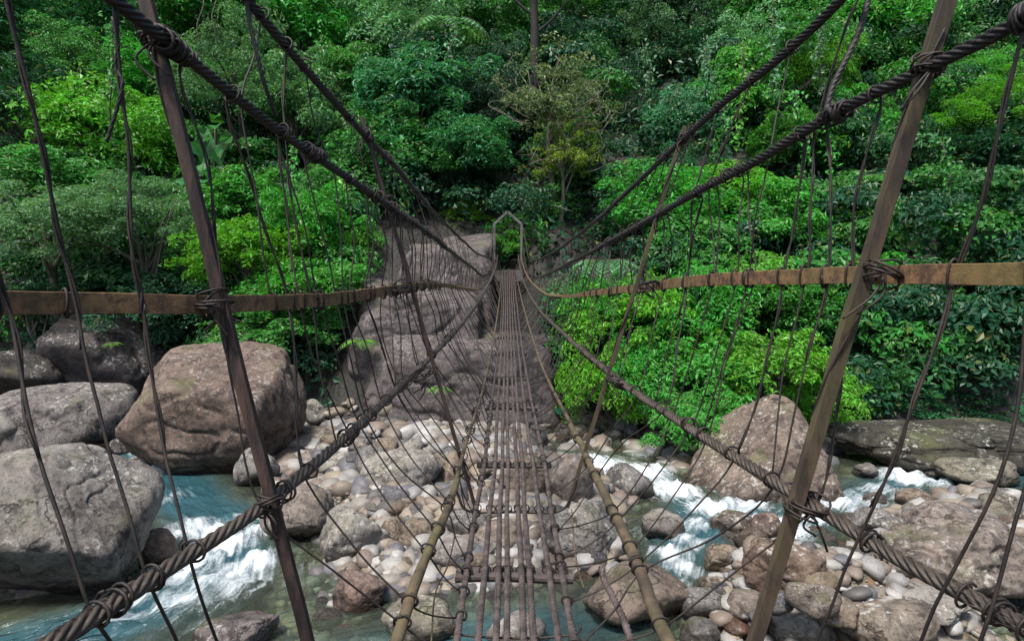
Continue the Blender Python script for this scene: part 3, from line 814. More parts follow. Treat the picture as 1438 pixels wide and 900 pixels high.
G = 'trees on the far slope'
trees = [
 ('tree', 'fine', 885, 150, 60, 60, 36, C_DARK, 'dark green tree right of the yellowish twiggy tree'),  # dark leaf tint stands in for the hollow's shade
 ('tree', 'broad', 960, 115, 60, 50, 36, C_DARK, 'dark green tree behind the right upper cable, below the greyish one'),  # leaf colour darkened as painted shade of the hollow
 ('tree', 'layered', 1050, 95, 60, 60, 35, C_PALE, 'pale tiered tree touching the right upper cable'),
 ('tree', 'fine', 945, 255, 60, 45, 29, C_BLUE, 'blue green tree right of the gully above the right handrail bushes'),  # tint lowered to paint the shade beside the gully
 ('tree', 'broad', 480, 130, 70, 60, 33, C_MID, 'mid green tree right of the left upper cable'),
 ('tree', 'fine', 740, 60, 60, 70, 40, C_MID, 'mid green tree just behind the dark straight trunk'),  # tint toned down as painted shade of the upper hollow
 ('tree', 'broad', 240, 130, 80, 60, 33, C_EMER, 'emerald tree crossed by the left rusty post'),
 ('tree', 'fine', 130, 110, 80, 60, 33, C_MID, 'mid green tree above the lime green tree at left'),
 ('tree', 'layered', 1270, 290, 70, 50, 27, C_EMER, 'emerald tree left of the right post just above handrail level'),
 ('tree', 'fine', 1340, 130, 70, 50, 32, C_EMER, 'emerald tree right of the right post near the cable'),
 # upper row, high on the slope
 ('tree', 'layered', 55, 60, 125, 90, 36, C_BLUE, 'blue green tree in top left corner'),
 ('tree', 'fine', 215, 50, 100, 80, 40, C_DARK, 'dark tree behind the top of the left rusty post'),
 ('tree', 'broad', 300, 40, 90, 75, 37, C_MID, 'mid green tree just right of left post top'),
 ('tree', 'broad', 420, 50, 95, 85, 37, C_EMER, 'bright leafy tree between the two left suspension cables at top'),
 ('tree', 'fine', 500, 30, 70, 60, 41, C_LIME, 'yellow green tree at the top edge, left of the pale blue green one'),
 ('tree', 'layered', 580, 65, 85, 75, 35, C_PALE, 'pale blue green tree with tiered crown near top centre'),
 ('tree', 'broad', 680, 75, 72, 78, 38, C_MID, 'mid green tree left of the dark straight trunk'),
 ('tree', 'fine', 800, 30, 95, 70, 44, C_MID, 'hazy green tree right of the dark straight trunk'),
 ('tree', 'broad', 860, 95, 85, 65, 42, C_DARK, 'dim blue green tree behind the yellowish twiggy tree'),  # hollow's shade put into the dark leaf colour
 ('tree', 'fine', 940, 45, 70, 65, 39, C_GREY, 'greyish tree at the top edge, left of right upper cable'),
 ('tree', 'sparse', 1010, 60, 80, 80, 41, C_DARK, 'dark open crowned tree beneath the right upper cable'),
 ('tree', 'layered', 1110, 50, 90, 75, 38, C_MID, 'green tree behind the spot where two right cables leave the top'),
 ('tree', 'broad', 1205, 70, 90, 85, 35, C_EMER, 'bright green tree left of the right post top'),
 ('tree', 'fine', 1300, 50, 90, 80, 39, C_BLUE, 'blue green tree behind the top of right wooden post'),
 ('tree', 'layered', 1410, 70, 95, 90, 36, C_DARK, 'dark tree in the top right corner'),
 # middle row
 ('tree', 'broad', 45, 190, 105, 75, 30, C_DARK, 'dark tree on the left edge above the grey green bush'),
 ('tree', 'broad', 150, 205, 100, 80, 28, C_LIME, 'lime green tree between far left hanger and the left post'),
 ('tree', 'broad', 95, 265, 90, 50, 26, C_MID, 'mid green low tree under the lime green tree at left'),
 ('tree', 'fine', 330, 140, 90, 80, 31, C_GREY, 'grey green feathery tree behind the left main cable'),
 ('tree', 'layered', 420, 165, 80, 70, 30, C_PALE, 'pale green tree under the left main cable midway'),
 ('tree', 'broad', 585, 150, 100, 70, 30, C_BLUE, 'blue green domed tree left of the twiggy tree'),
 ('tree', 'layered', 530, 235, 85, 60, 28, C_MID, 'mid green tree behind the crossing of the left cables'),
 ('tree', 'layered', 625, 215, 90, 62, 28, C_BLUE, 'blue green tree in front, below the domed one'),
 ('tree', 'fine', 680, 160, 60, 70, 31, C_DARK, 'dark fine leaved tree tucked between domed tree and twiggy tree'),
 ('tree', 'sparse', 775, 165, 85, 72, 27, (.10, .15, .060), 'yellowish twiggy tree above the far gate frame'),
 ('tree', 'sparse', 790, 235, 60, 50, 26.5, C_YEL, 'yellow green drooping small tree just above right of the gate'),
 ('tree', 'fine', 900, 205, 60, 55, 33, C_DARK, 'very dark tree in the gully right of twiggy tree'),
 ('tree', 'layered', 985, 180, 75, 55, 31, C_BLUE, 'blue green tree under the right upper cable midway'),
 ('tree', 'broad', 1045, 140, 70, 55, 30, C_EMER, 'vine covered bright tree between the two right cables'),
 ('tree', 'fine', 1130, 125, 70, 65, 31, C_LIME, 'lime tree beside the hanging rope between right cables'),
 ('tree', 'broad', 1110, 225, 80, 55, 28, C_MID, 'mid green tree below the right main cable'),
 ('tree', 'broad', 1205, 215, 70, 70, 29, C_EMER, 'emerald tree left of the right post below cable'),
 ('tree', 'fine', 1395, 175, 75, 40, 27, C_LIME, 'bright lime crown right of the right post'),
 ('tree', 'broad', 1385, 250, 85, 60, 26, C_DARK, 'dark tree under the bright lime crown at right edge'),
 ('tree', 'broad', 1290, 215, 70, 80, 31, C_MID, 'mid green tree directly behind the right wooden post'),
]
for t in trees: tree(*t[:7], t[7], t[8], 'tree', True, G)
bushes = [
 ('bush', 'layered', 1275, 585, 58, 26, 18.9, C_BLUE, 'dim ferny bush just above the left part of the dark ledge'),
 ('bush', 'broad', 1350, 590, 55, 26, 18.7, C_DARK, 'low dark bush above the middle of the dark ledge'),
 ('bush', 'layered', 1428, 575, 50, 32, 18.9, C_BLUE, 'dim bush at the right picture edge above the dark ledge'),
 ('bush', 'broad', 1225, 545, 45, 36, 19.0, C_MID, 'mid green bush between the lime sprays and the dark ledge'),
 ('bush', 'mound', 975, 588, 62, 32, 16.2, C_EMER, 'emerald sprays hanging over the left corner of the triangular boulder'),
 ('bush', 'mound', 905, 545, 62, 48, 18.0, C_EMER, 'emerald bush between the lime bush at the water and the drooping mound'),
 ('bush', 'mound', 840, 455, 60, 55, 20.3, C_EMER, 'fresh green bush close to the deck just under the right handrail'),
 ('bush', 'broad', 1060, 415, 80, 50, 21.5, C_LIME, 'fresh lime bush below the middle of right handrail'),
 ('bush', 'layered', 1285, 455, 75, 45, 21.5, C_MID, 'leafy bush on the bank just right of the right post'),
 ('bush', 'broad', 1395, 490, 70, 42, 20.8, C_DARK, 'dark low bush at right edge over the dark ledge'),
 ('bush', 'fine', 1250, 540, 55, 36, 19.6, C_BLUE, 'dim low bush behind the right post near the water'),
 ('bush', 'broad', 1330, 560, 55, 30, 19.2, C_DARK, 'very dark low bush hanging above the dark ledge'),
 ('bush', 'layered', 120, 415, 80, 36, 24.5, C_DARK, 'dark layered bush directly behind the left handrail'),
 ('bush', 'broad', 590, 315, 45, 34, 31, C_MID, 'bush on the slope behind left shoulder of the giant rock'),
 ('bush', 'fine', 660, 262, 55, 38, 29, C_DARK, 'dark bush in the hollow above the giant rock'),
 ('bush', 'fine', 760, 345, 32, 36, 27, C_DARK, 'dark bush immediately right of the gate frame'),
 ('bush', 'fine', 60, 335, 120, 68, 22.5, C_GREY, 'large grey green bush above the left handrail at picture edge'),
 ('bush', 'fine', 190, 335, 95, 68, 22.5, C_GREY, 'grey green bush just left of the left post above handrail'),
 ('bush', 'broad', 345, 375, 85, 60, 22, C_LIME, 'bright yellow green bush right of the left post above handrail'),
 ('bush', 'broad', 345, 300, 75, 55, 25, C_EMER, 'emerald bush above the bright yellow green one'),
 ('bush', 'layered', 440, 335, 85, 65, 24, C_EMER, 'emerald layered bush under the left main cable'),
 ('bush', 'broad', 430, 425, 90, 55, 21.5, C_EMER, 'leafy bush just below the left handrail'),
 ('bush', 'mound', 375, 470, 85, 32, 20.8, C_MID, 'low green shrub hanging over the reddish brown boulder'),
 ('bush', 'broad', 488, 372, 44, 56, 24, C_LIME, 'bright bush against the left side of the giant rock'),
 ('bush', 'broad', 525, 300, 60, 42, 29, C_MID, 'mid green bush above the giant rock at left'),
 ('bush', 'broad', 652, 315, 34, 30, 28, (.12, .30, .02), 'lime shrub left of the gate frame on the giant rock'),
 ('bush', 'broad', 716, 356, 26, 24, 25.6, (.06, .25, .02), 'lush shrub seen through the gate frame'),
 ('bush', 'sparse', 770, 305, 50, 45, 27.5, C_MID, 'dim open bush right of the gate frame'),
 ('bush', 'layered', 935, 320, 90, 65, 25, C_EMER, 'emerald bush between gate and the right frame post'),
 ('bush', 'broad', 1020, 285, 80, 50, 26, C_LIME, 'bright bush beneath the right main cable midway'),
 ('bush', 'broad', 985, 370, 70, 50, 23, C_MID, 'mid green bush just above the right handrail'),
 ('bush', 'broad', 1090, 330, 85, 60, 24.5, C_EMER, 'emerald bush above right handrail near centre'),
 ('bush', 'fine', 1190, 330, 75, 65, 25, C_MID, 'mid green bush left of the right post above handrail'),
 ('bush', 'mound', 880, 470, 90, 60, 19.6, C_LIME, 'bright lime vine mound right of the deck'),
 ('bush', 'mound', 985, 450, 95, 55, 20.5, C_EMER, 'emerald vine mound below the right handrail'),
 ('bush', 'mound', 850, 560, 62, 62, 18.4, C_LIME, 'lime bush overhanging the water right of deck'),
 ('bush', 'mound', 965, 535, 100, 55, 18.3, C_EMER, 'emerald mound drooping over left of triangular boulder'),
 ('bush', 'mound', 1060, 525, 100, 52, 17.9, C_LIME, 'bright lime mound on top of the triangular boulder'),
 ('bush', 'mound', 1150, 560, 62, 44, 17.6, C_LIME, 'lime sprays on right side of triangular boulder top'),
 ('bush', 'broad', 1130, 455, 80, 60, 20.5, C_MID, 'mid green bush behind the lime mound'),
 ('bush', 'broad', 1210, 430, 75, 65, 22, C_EMER, 'bush behind the right post below handrail'),
 ('bush', 'layered', 1300, 400, 85, 65, 24, C_DARK, 'dark bush right of the right post across handrail'),
 ('bush', 'fine', 1400, 360, 75, 60, 24, C_BLUE, 'blue green bush at the right edge above handrail'),
 ('bush', 'layered', 1385, 440, 85, 55, 22.5, C_MID, 'mid green bush at the right edge below handrail'),
 ('bush', 'broad', 1320, 500, 65, 45, 21.5, C_BLUE, 'dim blue green bush overhanging the dark bank at right'),
 ('bush', 'sparse', 1390, 540, 50, 40, 20.8, C_MID, 'thin bush in shade over the dark ledge'),
 ('bush', 'mound', 1205, 590, 40, 22, 18.6, C_LIME, 'small bright ferny tuft behind the right post'),
 ('bush', 'layered', 240, 430, 80, 40, 23, C_DARK, 'dark bush above the dark shaded boulder'),
 ('bush', 'sparse', 40, 430, 70, 35, 23, C_DARK, 'dark sparse bush below the left end of handrail'),
]
for t in bushes: tree(*t[:7], t[7], t[8], 'bush', True, 'bushes on the far bank')

# dark straight trunk at top centre
def bare_trunk(px, y0, y1, Y, wpx, label, bark):
    a, b = at(px + 3, y1, Y), at(px, y0, Y)
    gz = float(H([a[0]], [a[1]])[0])
    mb = MB()
    P = spline([[a[0] + .1, Y, min(gz, a[2]) - .3], a, (a + b) / 2 + [.08, 0, 0], b], .4)
    r = wpx * Y / F / 2
    sweep(mb, P, np.linspace(r * 1.15, r * .75, len(P)), 10)
    for s, k in ((1, .62), (-1, .74), (1, .85)):
        q = P[int(len(P) * k)]
        L = spline([q, q + [s * .9, 0, .7], q + [s * 1.9, -.2, 1.9]], .2)
        sweep(mb, L, np.linspace(r * .4, r * .12, len(L)), 6)
    root = bpy.data.objects.new('tree', None); COL.objects.link(root); root.location = (P[0][0], P[0][1], P[0][2])
    tag(root, label, 'tree', G)
    mb.obj('trunk', bark, root)
    cr = bpy.data.objects.new('crown', CROWN['sparse'][0]); COL.objects.link(cr); cr.parent = root
    cr.location = Vector(b + [0, 0, 1.5]) - root.location; cr.scale = (2.6, 2.2, 2.2); cr.color = (*C_MID, 1)
bare_trunk(747, -40, 110, 33, 13, 'tree with dark straight trunk at the top centre', mat_bark('dark_bark', (.012, .011, .010), (.03, .026, .022), .15))
bare_trunk(1112, 120, 260, 29, 18, 'grey trunked tree wrapped in vines below the right upper cable', M_BARK)

# big-leaved climber (taro-like) by the left post, fern by the gate
def big_leaf_plant():
    mb = MB(); rg = np.random.default_rng(77)
    C = []; N = []
    for px, py in [(300, 180), (285, 210), (315, 225), (295, 250), (320, 265), (280, 275), (300, 300), (310, 330), (290, 335), (322, 300), (275, 240), (305, 350), (318, 200)]:
        C.append(at(px + rg.normal() * 5, py + rg.normal() * 5, 24.3 + rg.uniform(-.3, .3))); N.append((rg.normal() * .3, -.75, .55))
    leaves(mb, np.array(C), np.array(N), 1.0, rg, .75, 1.6, .2)
    C2 = np.repeat(np.array(C), 3, 0) + rg.normal(size=(len(C) * 3, 3)) * .35
    leaves(mb, C2, np.repeat(np.array(N), 3, 0), .6, rg, .7, 1.6, .2)
    b = at(300, 350, 24.4)
    root = bpy.data.objects.new('climbing_plant', None); COL.objects.link(root)
    root.location = (b[0], b[1], float(H([b[0]], [b[1]])[0]))
    tag(root, 'large leaved climbing plant right beside the left rusty post', 'plant')
    o = mb.obj('foliage', M_LEAF, root, False); o.color = (.03, .15, .035, 1)
    mb = MB(); sweep(mb, spline([[b[0], b[1] + .1, root.location.z - .2], at(300, 300, 24.5), at(303, 180, 24.5)], .2), .05, 6)
    mb.obj('stem', M_BARK, root)
big_leaf_plant()

def fern(px, py, Y, rad, n, col, label, name='fern', seed=1):
    rg = np.random.default_rng(seed)
    mb = MB(); c = at(px, py, Y); st = MB()
    for k in range(n):
        a = rg.uniform(0, 6.28); L = rad * rg.uniform(.75, 1.15)
        s = np.linspace(0, 1, 14)[:, None]
        dirn = np.array([math.cos(a), math.sin(a), 0])
        P = c + dirn * L * s + np.array([0, 0, 1.0]) * (L * .75 * s - L * 1.15 * s ** 2)
        sweep(st, P, np.linspace(.014, .004, 14), 5)
        side = np.array([-dirn[1], dirn[0], 0])
        for sg in (-1, 1):
            for i in range(2, 14):
                w = L * .26 * math.sin(math.pi * min(1, i / 14 + .12))
                p = P[i]; t = (P[i] - P[i - 1]); t /= np.linalg.norm(t)
                e = p + sg * side * w + t * w * .45 - [0, 0, w * .45]
                m1 = p + (e - p) * .5 + t * w * .11; m2 = p + (e - p) * .5 - t * w * .11
                mb.add([p, m1, e, m2], [[0, 1, 2, 3]])
    root = bpy.data.objects.new(name, None); COL.objects.link(root); root.location = c
    tag(root, label, 'fern')
    o = mb.obj('foliage', M_LEAF, root, False); o.color = (*col, 1)
    st.obj('stalk', M_BARK, root)
fern(848, 372, 22, 1.5, 34, C_PALE, 'pale drooping fern above the right handrail end', seed=3)
fern(905, 395, 21.5, 1.1, 24, C_PALE, 'pale fern right of the larger pale drooping fern', seed=4)
fern(1290, 515, 19.5, 1.0, 20, C_MID, 'fern in shade on the dark bank right of the right post', seed=5)
fern(1240, 250, 24.5, 1.2, 22, C_EMER, 'fern clump beside the right post under the main cable', seed=6)
fern(505, 480, 19.6, .8, 18, C_LIME, 'lime fern growing on left shoulder of the giant rock', seed=8)
fern(615, 545, 18.6, .45, 14, C_LIME, 'small fern sprouting low on the giant rock face', seed=9)
fern(158, 483, 17.6, .3, 12, (.10, .24, .02), 'tiny bright sprig growing on the dark shaded boulder', seed=10)

fern(628, 40, 32, 2.3, 26, C_PALE, 'palm like plume of drooping fronds at the top centre', name='palm', seed=12)
fern(1075, 300, 25, 1.5, 24, C_EMER, 'palm plume below the right main cable among the bushes', name='palm', seed=13)
fern(400, 265, 26.5, 1.4, 24, C_PALE, 'palm plume under the left main cable near the emerald bushes', name='palm', seed=14)
# hanging lianas
def liana(px, y0, y1, Y, label, leafy=True, seed=0, col=C_EMER):
    rg = np.random.default_rng(seed)
    a, b = at(px, y0, Y), at(px + rg.normal() * 8, y1, Y)
    P = np.linspace(a, b, 26)
    P[:, 0] += .08 * np.sin(np.linspace(0, 9, 26) + seed) ; P[:, 1] += .1 * np.cos(np.linspace(0, 7, 26))
    root = bpy.data.objects.new('liana', None); COL.objects.link(root); root.location = a
    tag(root, label, 'liana', 'lianas on the far slope')
    mb = MB(); sweep(mb, P, .028, 6); mb.obj('stem', M_BARK, root)
    if leafy:
        k = rg.integers(0, 26, 170)
        C = P[k] + rg.normal(size=(170, 3)) * np.array([.16, .14, .15])
        mb = MB(); leaves(mb, C, np.tile([[0, -.7, .6]], (170, 1)), .2, rg, .6, 1.2)
        o = mb.obj('foliage', M_LEAF, root, False); o.color = (*col, 1)
liana(1085, 0, 130, 26, 'leafy liana hanging straight down between the two right cables', seed=1, col=C_PALE)
liana(992, 60, 135, 27, 'pale leafy liana below the right upper cable', seed=2, col=C_GREY)
liana(1120, 130, 260, 26, 'leafy liana crossing behind the right main cable', seed=3)
liana(160, 20, 200, 25, 'leafy liana by the rope tied left of the left post', seed=4, col=C_MID)
liana(1330, 200, 330, 23, 'leafy liana hanging just right of the right post', seed=5, col=C_MID)
liana(480, 250, 330, 24, 'leafy liana behind the crossing of left cables', seed=6, col=C_LIME)
liana(1240, 480, 600, 20, 'bare pale liana hanging over the dark right bank', False, seed=7)
liana(850, 240, 330, 26, 'leafy liana in dark gully right of gate', seed=8, col=C_DARK)

for k, (px, y0, y1, Y, lab, lf, c) in enumerate([
    (282, 0, 95, 29, 'pale hanging roots at the top beside the left cable', False, C_MID),
    (300, 0, 80, 29, 'thin pale hanging root right beside the other roots at top left', False, C_MID),
    (1048, 60, 200, 26, 'long leafy liana left of the grey trunked tree', True, C_LIME),
    (1010, 120, 260, 26, 'leafy liana dropping from the right upper cable into bushes', True, C_MID),
    (1160, 170, 300, 26, 'leafy liana between grey trunked tree and right post', True, C_EMER),
    (1150, 20, 130, 27, 'leafy liana just right of the grey trunk near the top', True, C_GREY),
    (640, 40, 120, 29, 'leafy liana left of dark straight trunk', True, C_PALE),
    (560, 200, 300, 26, 'leafy liana over the left upper cable crossing', True, C_MID),
    (110, 90, 190, 27, 'leafy liana between the two leftmost hangers', True, C_LIME),
    (415, 200, 310, 25, 'leafy liana under left main cable beside the emerald layered bush', True, C_EMER),
    (905, 60, 170, 32, 'leafy liana in the dark gap right of the twiggy tree', True, C_GREY),
    (1385, 280, 400, 23, 'leafy liana at the right edge above the handrail', True, C_MID)]):
    liana(px, y0, y1, Y, lab, lf, 20 + k, c)

# understorey: the mass of leaves that closes the wood behind the trees
def understorey():
    """the mass of leaves that closes the wood behind the trees, in three shades"""
    rg = np.random.default_rng(31)
    sets = [MB(), MB(), MB()]
    def clear(x, y, z):      # keep the giant rock, the gate and the way out of the bridge free
        bad = (x > -5.6) & (x < .9) & (y < 23.3)
        bad |= (np.abs(x) < .9) & (y < 24.9)
        bad |= (x > -5.4) & (x < -.6) & (y < 27.0)
        return ~bad
    n = 60000
    x = rg.uniform(-36, 36, n); y = 18.3 + 3.8 * smooth(-5, -8.5, x) + rg.random(n) ** .9 * 40
    z = H(x, y)
    z = z + rg.random(n) ** 1.5 * (.9 + .05 * (y - 20))
    ok = clear(x, y, z) & (z > .55); x, y, z = x[ok], y[ok], z[ok]
    leaves(sets[0], np.stack([x, y, z], -1), np.tile([[0, -.5, .8]], (len(x), 1)), .34, rg, .5, .6)
    m = 0
    while m < 1050:
        u = rg.random() ** 1.25 * 36
        x = rg.uniform(-.9, .9) * (u + 20)
        y = 18.6 + 3.7 * float(smooth(-5, -8.5, x)) + u
        z0 = float(H([x], [y])[0])
        p = float(perlin([[x * .22, y * .22, 3.3]])[0])
        if z0 < .5 or (p < -.22 and u > 5) or not clear(np.array([x]), np.array([y]), 0)[0]: continue
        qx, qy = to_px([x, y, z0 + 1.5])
        hollow = ((qx - 700) / 95) ** 2 + ((qy - 265) / 55) ** 2 < 1 or ((qx - 915) / 70) ** 2 + ((qy - 165) / 105) ** 2 < 1  # dark hollows: clusters thinned, their shade put into the leaf colour
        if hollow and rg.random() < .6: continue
        hh = z0 + rg.uniform(.2, 1.0) * (1.4 + .16 * (y - 20) + 2.6 * max(p, 0))
        r = rg.uniform(.6, 1.35) * (1 + .018 * (y - 20))
        k = int(260 * r * r) + 80
        d = rg.normal(size=(k, 3)); d /= np.linalg.norm(d, axis=1)[:, None]
        d[:, 2] = np.where(rg.random(k) < .7, np.abs(d[:, 2]), d[:, 2])
        P = np.array([x, y, hh]) + d * r * rg.uniform(.5, 1.08, k)[:, None] ** .6 * [1, 1, rg.uniform(.45, .8)]
        P = P[~((np.abs(P[:, 0] + .15) < 1.15) & (P[:, 1] < 25.2))]
        d = P - np.array([x, y, hh]); d /= np.linalg.norm(d, axis=1)[:, None] + 1e-9
        if not len(P): continue
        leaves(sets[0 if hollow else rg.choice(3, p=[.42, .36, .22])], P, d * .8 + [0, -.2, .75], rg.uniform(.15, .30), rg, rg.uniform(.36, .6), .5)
        m += 1
    for k in range(90):
        cx, cy = rg.uniform(-46, 46), rg.uniform(42, 62)
        cz = float(H([cx], [cy])[0]) + rg.uniform(2, 6)
        q = 420; d = rg.normal(size=(q, 3)); d /= np.linalg.norm(d, axis=1)[:, None]
        d[:, 2] = np.abs(d[:, 2])
        rr = rg.uniform(1.6, 3.2) * rg.uniform(.7, 1.05, q)[:, None]
        leaves(sets[k % 2], np.array([cx, cy, cz]) + d * rr * [1, 1, .8], d + [0, -.2, .5], .42, rg, .5)
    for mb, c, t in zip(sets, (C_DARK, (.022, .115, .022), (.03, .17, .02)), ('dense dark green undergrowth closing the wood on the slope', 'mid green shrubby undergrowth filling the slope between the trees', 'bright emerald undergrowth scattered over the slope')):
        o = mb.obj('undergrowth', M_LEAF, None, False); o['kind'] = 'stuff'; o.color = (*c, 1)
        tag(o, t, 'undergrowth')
understorey()

# ------------------------------------------------------------------ the bridge
bridge = bpy.data.objects.new('suspension_bridge', None); COL.objects.link(bridge)
e0 = at(713, 378, 24.0)
bridge.location = (e0[0], e0[1], e0[2] - .3)
tag(bridge, 'narrow rusty cable footbridge with twisted ropes, wire hangers and a far gate frame', 'bridge')

class Cable:
    def __init__(s, pts):
        w = np.array([at(*p) for p in pts])
        s.fx, s.fz = pchip(w[:, 1], w[:, 0]), pchip(w[:, 1], w[:, 2])
        s.y0, s.y1 = w[0, 1], w[-1, 1]
    def __call__(s, Y):
        Y = np.asarray(Y, float)
        return np.stack([s.fx(Y), Y, s.fz(Y)], -1)
    def y_at_px(s, px):
        ys = np.linspace(s.y0, s.y1, 900); p = s(ys)
        v = p - CAM; q = 719 + F * (v @ RT) / (v @ FW)
        return ys[np.argmin(np.abs(q - px))]
    def pts(s, ya, yb, step):
        return s(np.linspace(ya, yb, max(2, int((yb - ya) / step))))

A_L = Cable([(100, -48, 1.85), (160, 0, 2.0), (225, 52, 2.2), (330, 135, 2.65), (440, 215, 3.3), (548, 288, 4.3), (620, 342, 6.6), (660, 373, 11), (680, 387, 17), (690, 382, 21), (694, 345, 24)])
B_L = Cable([(210, -160, 2.2), (280, -80, 2.5), (350, 0, 2.85), (430, 95, 3.4), (515, 190, 4.3), (560, 240, 5.3), (602, 290, 7), (640, 328, 10), (672, 357, 16), (688, 362, 20.5), (693, 320, 24)])
C_L = Cable([(-70, 1000, 1.2), (85, 895, 1.45), (230, 800, 1.8), (365, 715, 2.25), (500, 600, 3.15), (600, 505, 5.1), (660, 440, 9.2), (688, 395, 15.5), (697, 372, 22), (699, 358, 24)])
RAIL_L = Cable([(-90, 425, 1.55), (0, 425, 1.72), (105, 425, 1.92), (280, 428, 2.25), (400, 424, 2.8), (480, 418, 3.4), (570, 404, 4.8), (625, 401, 7.4), (655, 405, 11), (675, 405, 15), (690, 388, 20), (696, 362, 24)])
D_L = Cable([(520, 985, 2.05), (556, 898, 2.35), (598, 780, 2.9), (636, 690, 3.7), (655, 620, 4.7), (676, 555, 6.4), (694, 470, 10.5), (702, 415, 17), (705, 380, 24)])
A_R = Cable([(1500, -12, 1.75), (1438, 25, 1.88), (1305, 95, 2.2), (1170, 163, 2.65), (1050, 232, 3.2), (985, 266, 3.7), (925, 300, 4.4), (840, 347, 6.6), (790, 374, 9.8), (755, 389, 15), (742, 385, 20), (734, 345, 24)])
B_R = Cable([(1310, -125, 2.25), (1180, 2, 2.85), (1090, 85, 3.3), (1010, 150, 3.85), (960, 195, 4.4), (850, 297, 6.6), (790, 346, 9.8), (755, 365, 15), (743, 363, 20), (735, 320, 24)])
C_R = Cable([(1580, 950, 1.35), (1438, 880, 1.6), (1290, 800, 1.9), (1160, 722, 2.25), (985, 608, 3.15), (860, 525, 4.8), (800, 476, 7), (762, 440, 11), (738, 402, 17), (730, 375, 22), (728, 358, 24)])
RAIL_R = Cable([(1560, 380, 1.6), (1438, 384, 1.8), (1258, 386, 2.25), (1100, 389, 2.85), (1000, 393, 3.5), (900, 404, 4.9), (830, 412, 6.5), (795, 416, 8.5), (765, 412, 12), (748, 398, 17), (737, 380, 21), (732, 362, 24)])
D_R = Cable([(985, 985, 2.0), (938, 900, 2.35), (905, 815, 2.75), (862, 722, 3.4), (830, 655, 4.2), (792, 577, 5.6), (768, 530, 7.3), (745, 465, 11), (730, 410, 17), (724, 380, 24)])

def cable_obj(name, c, ya, yb, r0, r1, mat, near=7.0, pitch=.22, lobes=6, nseg=36, label=None, rag=1.0):
    mb = MB()
    yb_ = min(near, yb)
    def wob(P, s):
        t = np.stack([P[:, 1] * .9, P[:, 0] * 0 + s, P[:, 0] * 0], -1)
        P = P.copy(); P[:, 2] += .018 * perlin(t); P[:, 0] += .012 * perlin(t + 7); return P
    s = r0 * 57
    P = wob(c.pts(ya, yb_, .011), s)
    rr = np.interp(P[:, 1], [ya, max(near, 6), 24], [r0, (r0 + r1) / 2, r1])
    rr = rr * (1 + .09 * rag * perlin(np.stack([P[:, 1] * 3.1, P[:, 0] * 2 + s, P[:, 2]], -1)))
    sweep(mb, P, rr, nseg, pitch, lobes, .19 if rag == 1 else .13)
    rg = np.random.default_rng(int(abs(P[0, 0]) * 1000))
    for k in range(int(46 * rag)):     # frayed wires standing off the strands
        i0 = int(rg.random() ** 1.5 * (len(P) - 30)); m = int(rg.integers(6, 22))
        u = rg.normal(size=3); u /= np.linalg.norm(u)
        Q = P[i0:i0 + m] + u * rr[i0] * .95 + np.linspace(0, 1, m)[:, None] ** 2 * (u * rg.uniform(.006, .03) + [0, 0, -rg.uniform(0, .02)])
        sweep(mb, Q, .0013, 4)
    if yb > near:
        P = wob(c.pts(near, yb, .06), s)
        rr = np.interp(P[:, 1], [near, 24], [(r0 + r1) / 2, r1])
        sweep(mb, P, rr, 10)
    o = mb.obj(name, mat, bridge)
    if label: o['label'] = label
    return o

def coil(mb, p, T, rad, turns, wire, length, rg, squash=(1, 1)):
    """wire wound round direction T at p"""
    T = T / np.linalg.norm(T)
    n = np.cross(T, [0, 0, 1.0]); n /= np.linalg.norm(n) + 1e-9
    b = np.cross(n, T)
    k = max(12, int(turns * 16)); a = np.linspace(0, turns * 2 * np.pi, k) + rg.uniform(0, 6)
    r = rad * (1 + .10 * np.sin(a * 1.7 + rg.uniform(0, 6)))
    P = p + np.outer(np.linspace(-.5, .5, k) * length, T) + (np.cos(a) * r * squash[0])[:, None] * n + (np.sin(a) * r * squash[1])[:, None] * b
    sweep(mb, P, wire, 6)

def tangent(c, y): 
    t = c(y + .02) - c(y - .02); return t / np.linalg.norm(t)

RB = np.random.default_rng(55)
caL = cable_obj('suspension_cable', A_L, 1.85, 24, .023, .022, M_CABLE_DARK, pitch=-.24)
caR = cable_obj('suspension_cable', A_R, 1.75, 24, .023, .022, M_CABLE_DARK)
cbL = cable_obj('suspension_cable', B_L, 2.2, 24, .023, .02, M_CABLE_DARK, pitch=-.24)
cbR = cable_obj('suspension_cable', B_R, 2.25, 24, .023, .02, M_CABLE_DARK)
ccL = cable_obj('side_cable', C_L, 1.2, 24, .0255, .022, M_CABLE, pitch=-.28)
ccR = cable_obj('side_cable', C_R, 1.35, 24, .0255, .022, M_CABLE)
for par, c, r, mat, ys in ((caL, A_L, .03, M_WIRE, [2.3, 3.25, 4.35]), (caR, A_R, .031, M_WIRE, [1.86, 2.62, 3.4]), (cbL, B_L, .03, M_WIRE, [4.3]), (cbR, B_R, .03, M_WIRE, [4.4]),
                           (ccL, C_L, .034, M_WIRE, [1.62, 2.42, 3.0]), (ccR, C_R, .034, M_WIRE, [1.67, 2.36, 3.3])):
    for y in ys:
        mb = MB(); coil(mb, c(y), tangent(c, y), r + .004, RB.uniform(1.6, 3.2), .0048, RB.uniform(.02, .05), RB)
        mb.obj('binding', mat, par)
# heavy knots on the near upper-left cable, as in the photograph
for c, y, par in ((A_L, 2.24, caL), (A_L, 3.32, caL), (A_R, 2.62, caR), (A_R, 1.86, caR)):
    mb = MB()
    for k in range(4): coil(mb, c(y + .02 * k - .03), tangent(c, y) + RB.normal(size=3) * .25, .036, 1.5, .0065, .03, RB)
    mb.obj('knot', M_CABLE_DARK, par)

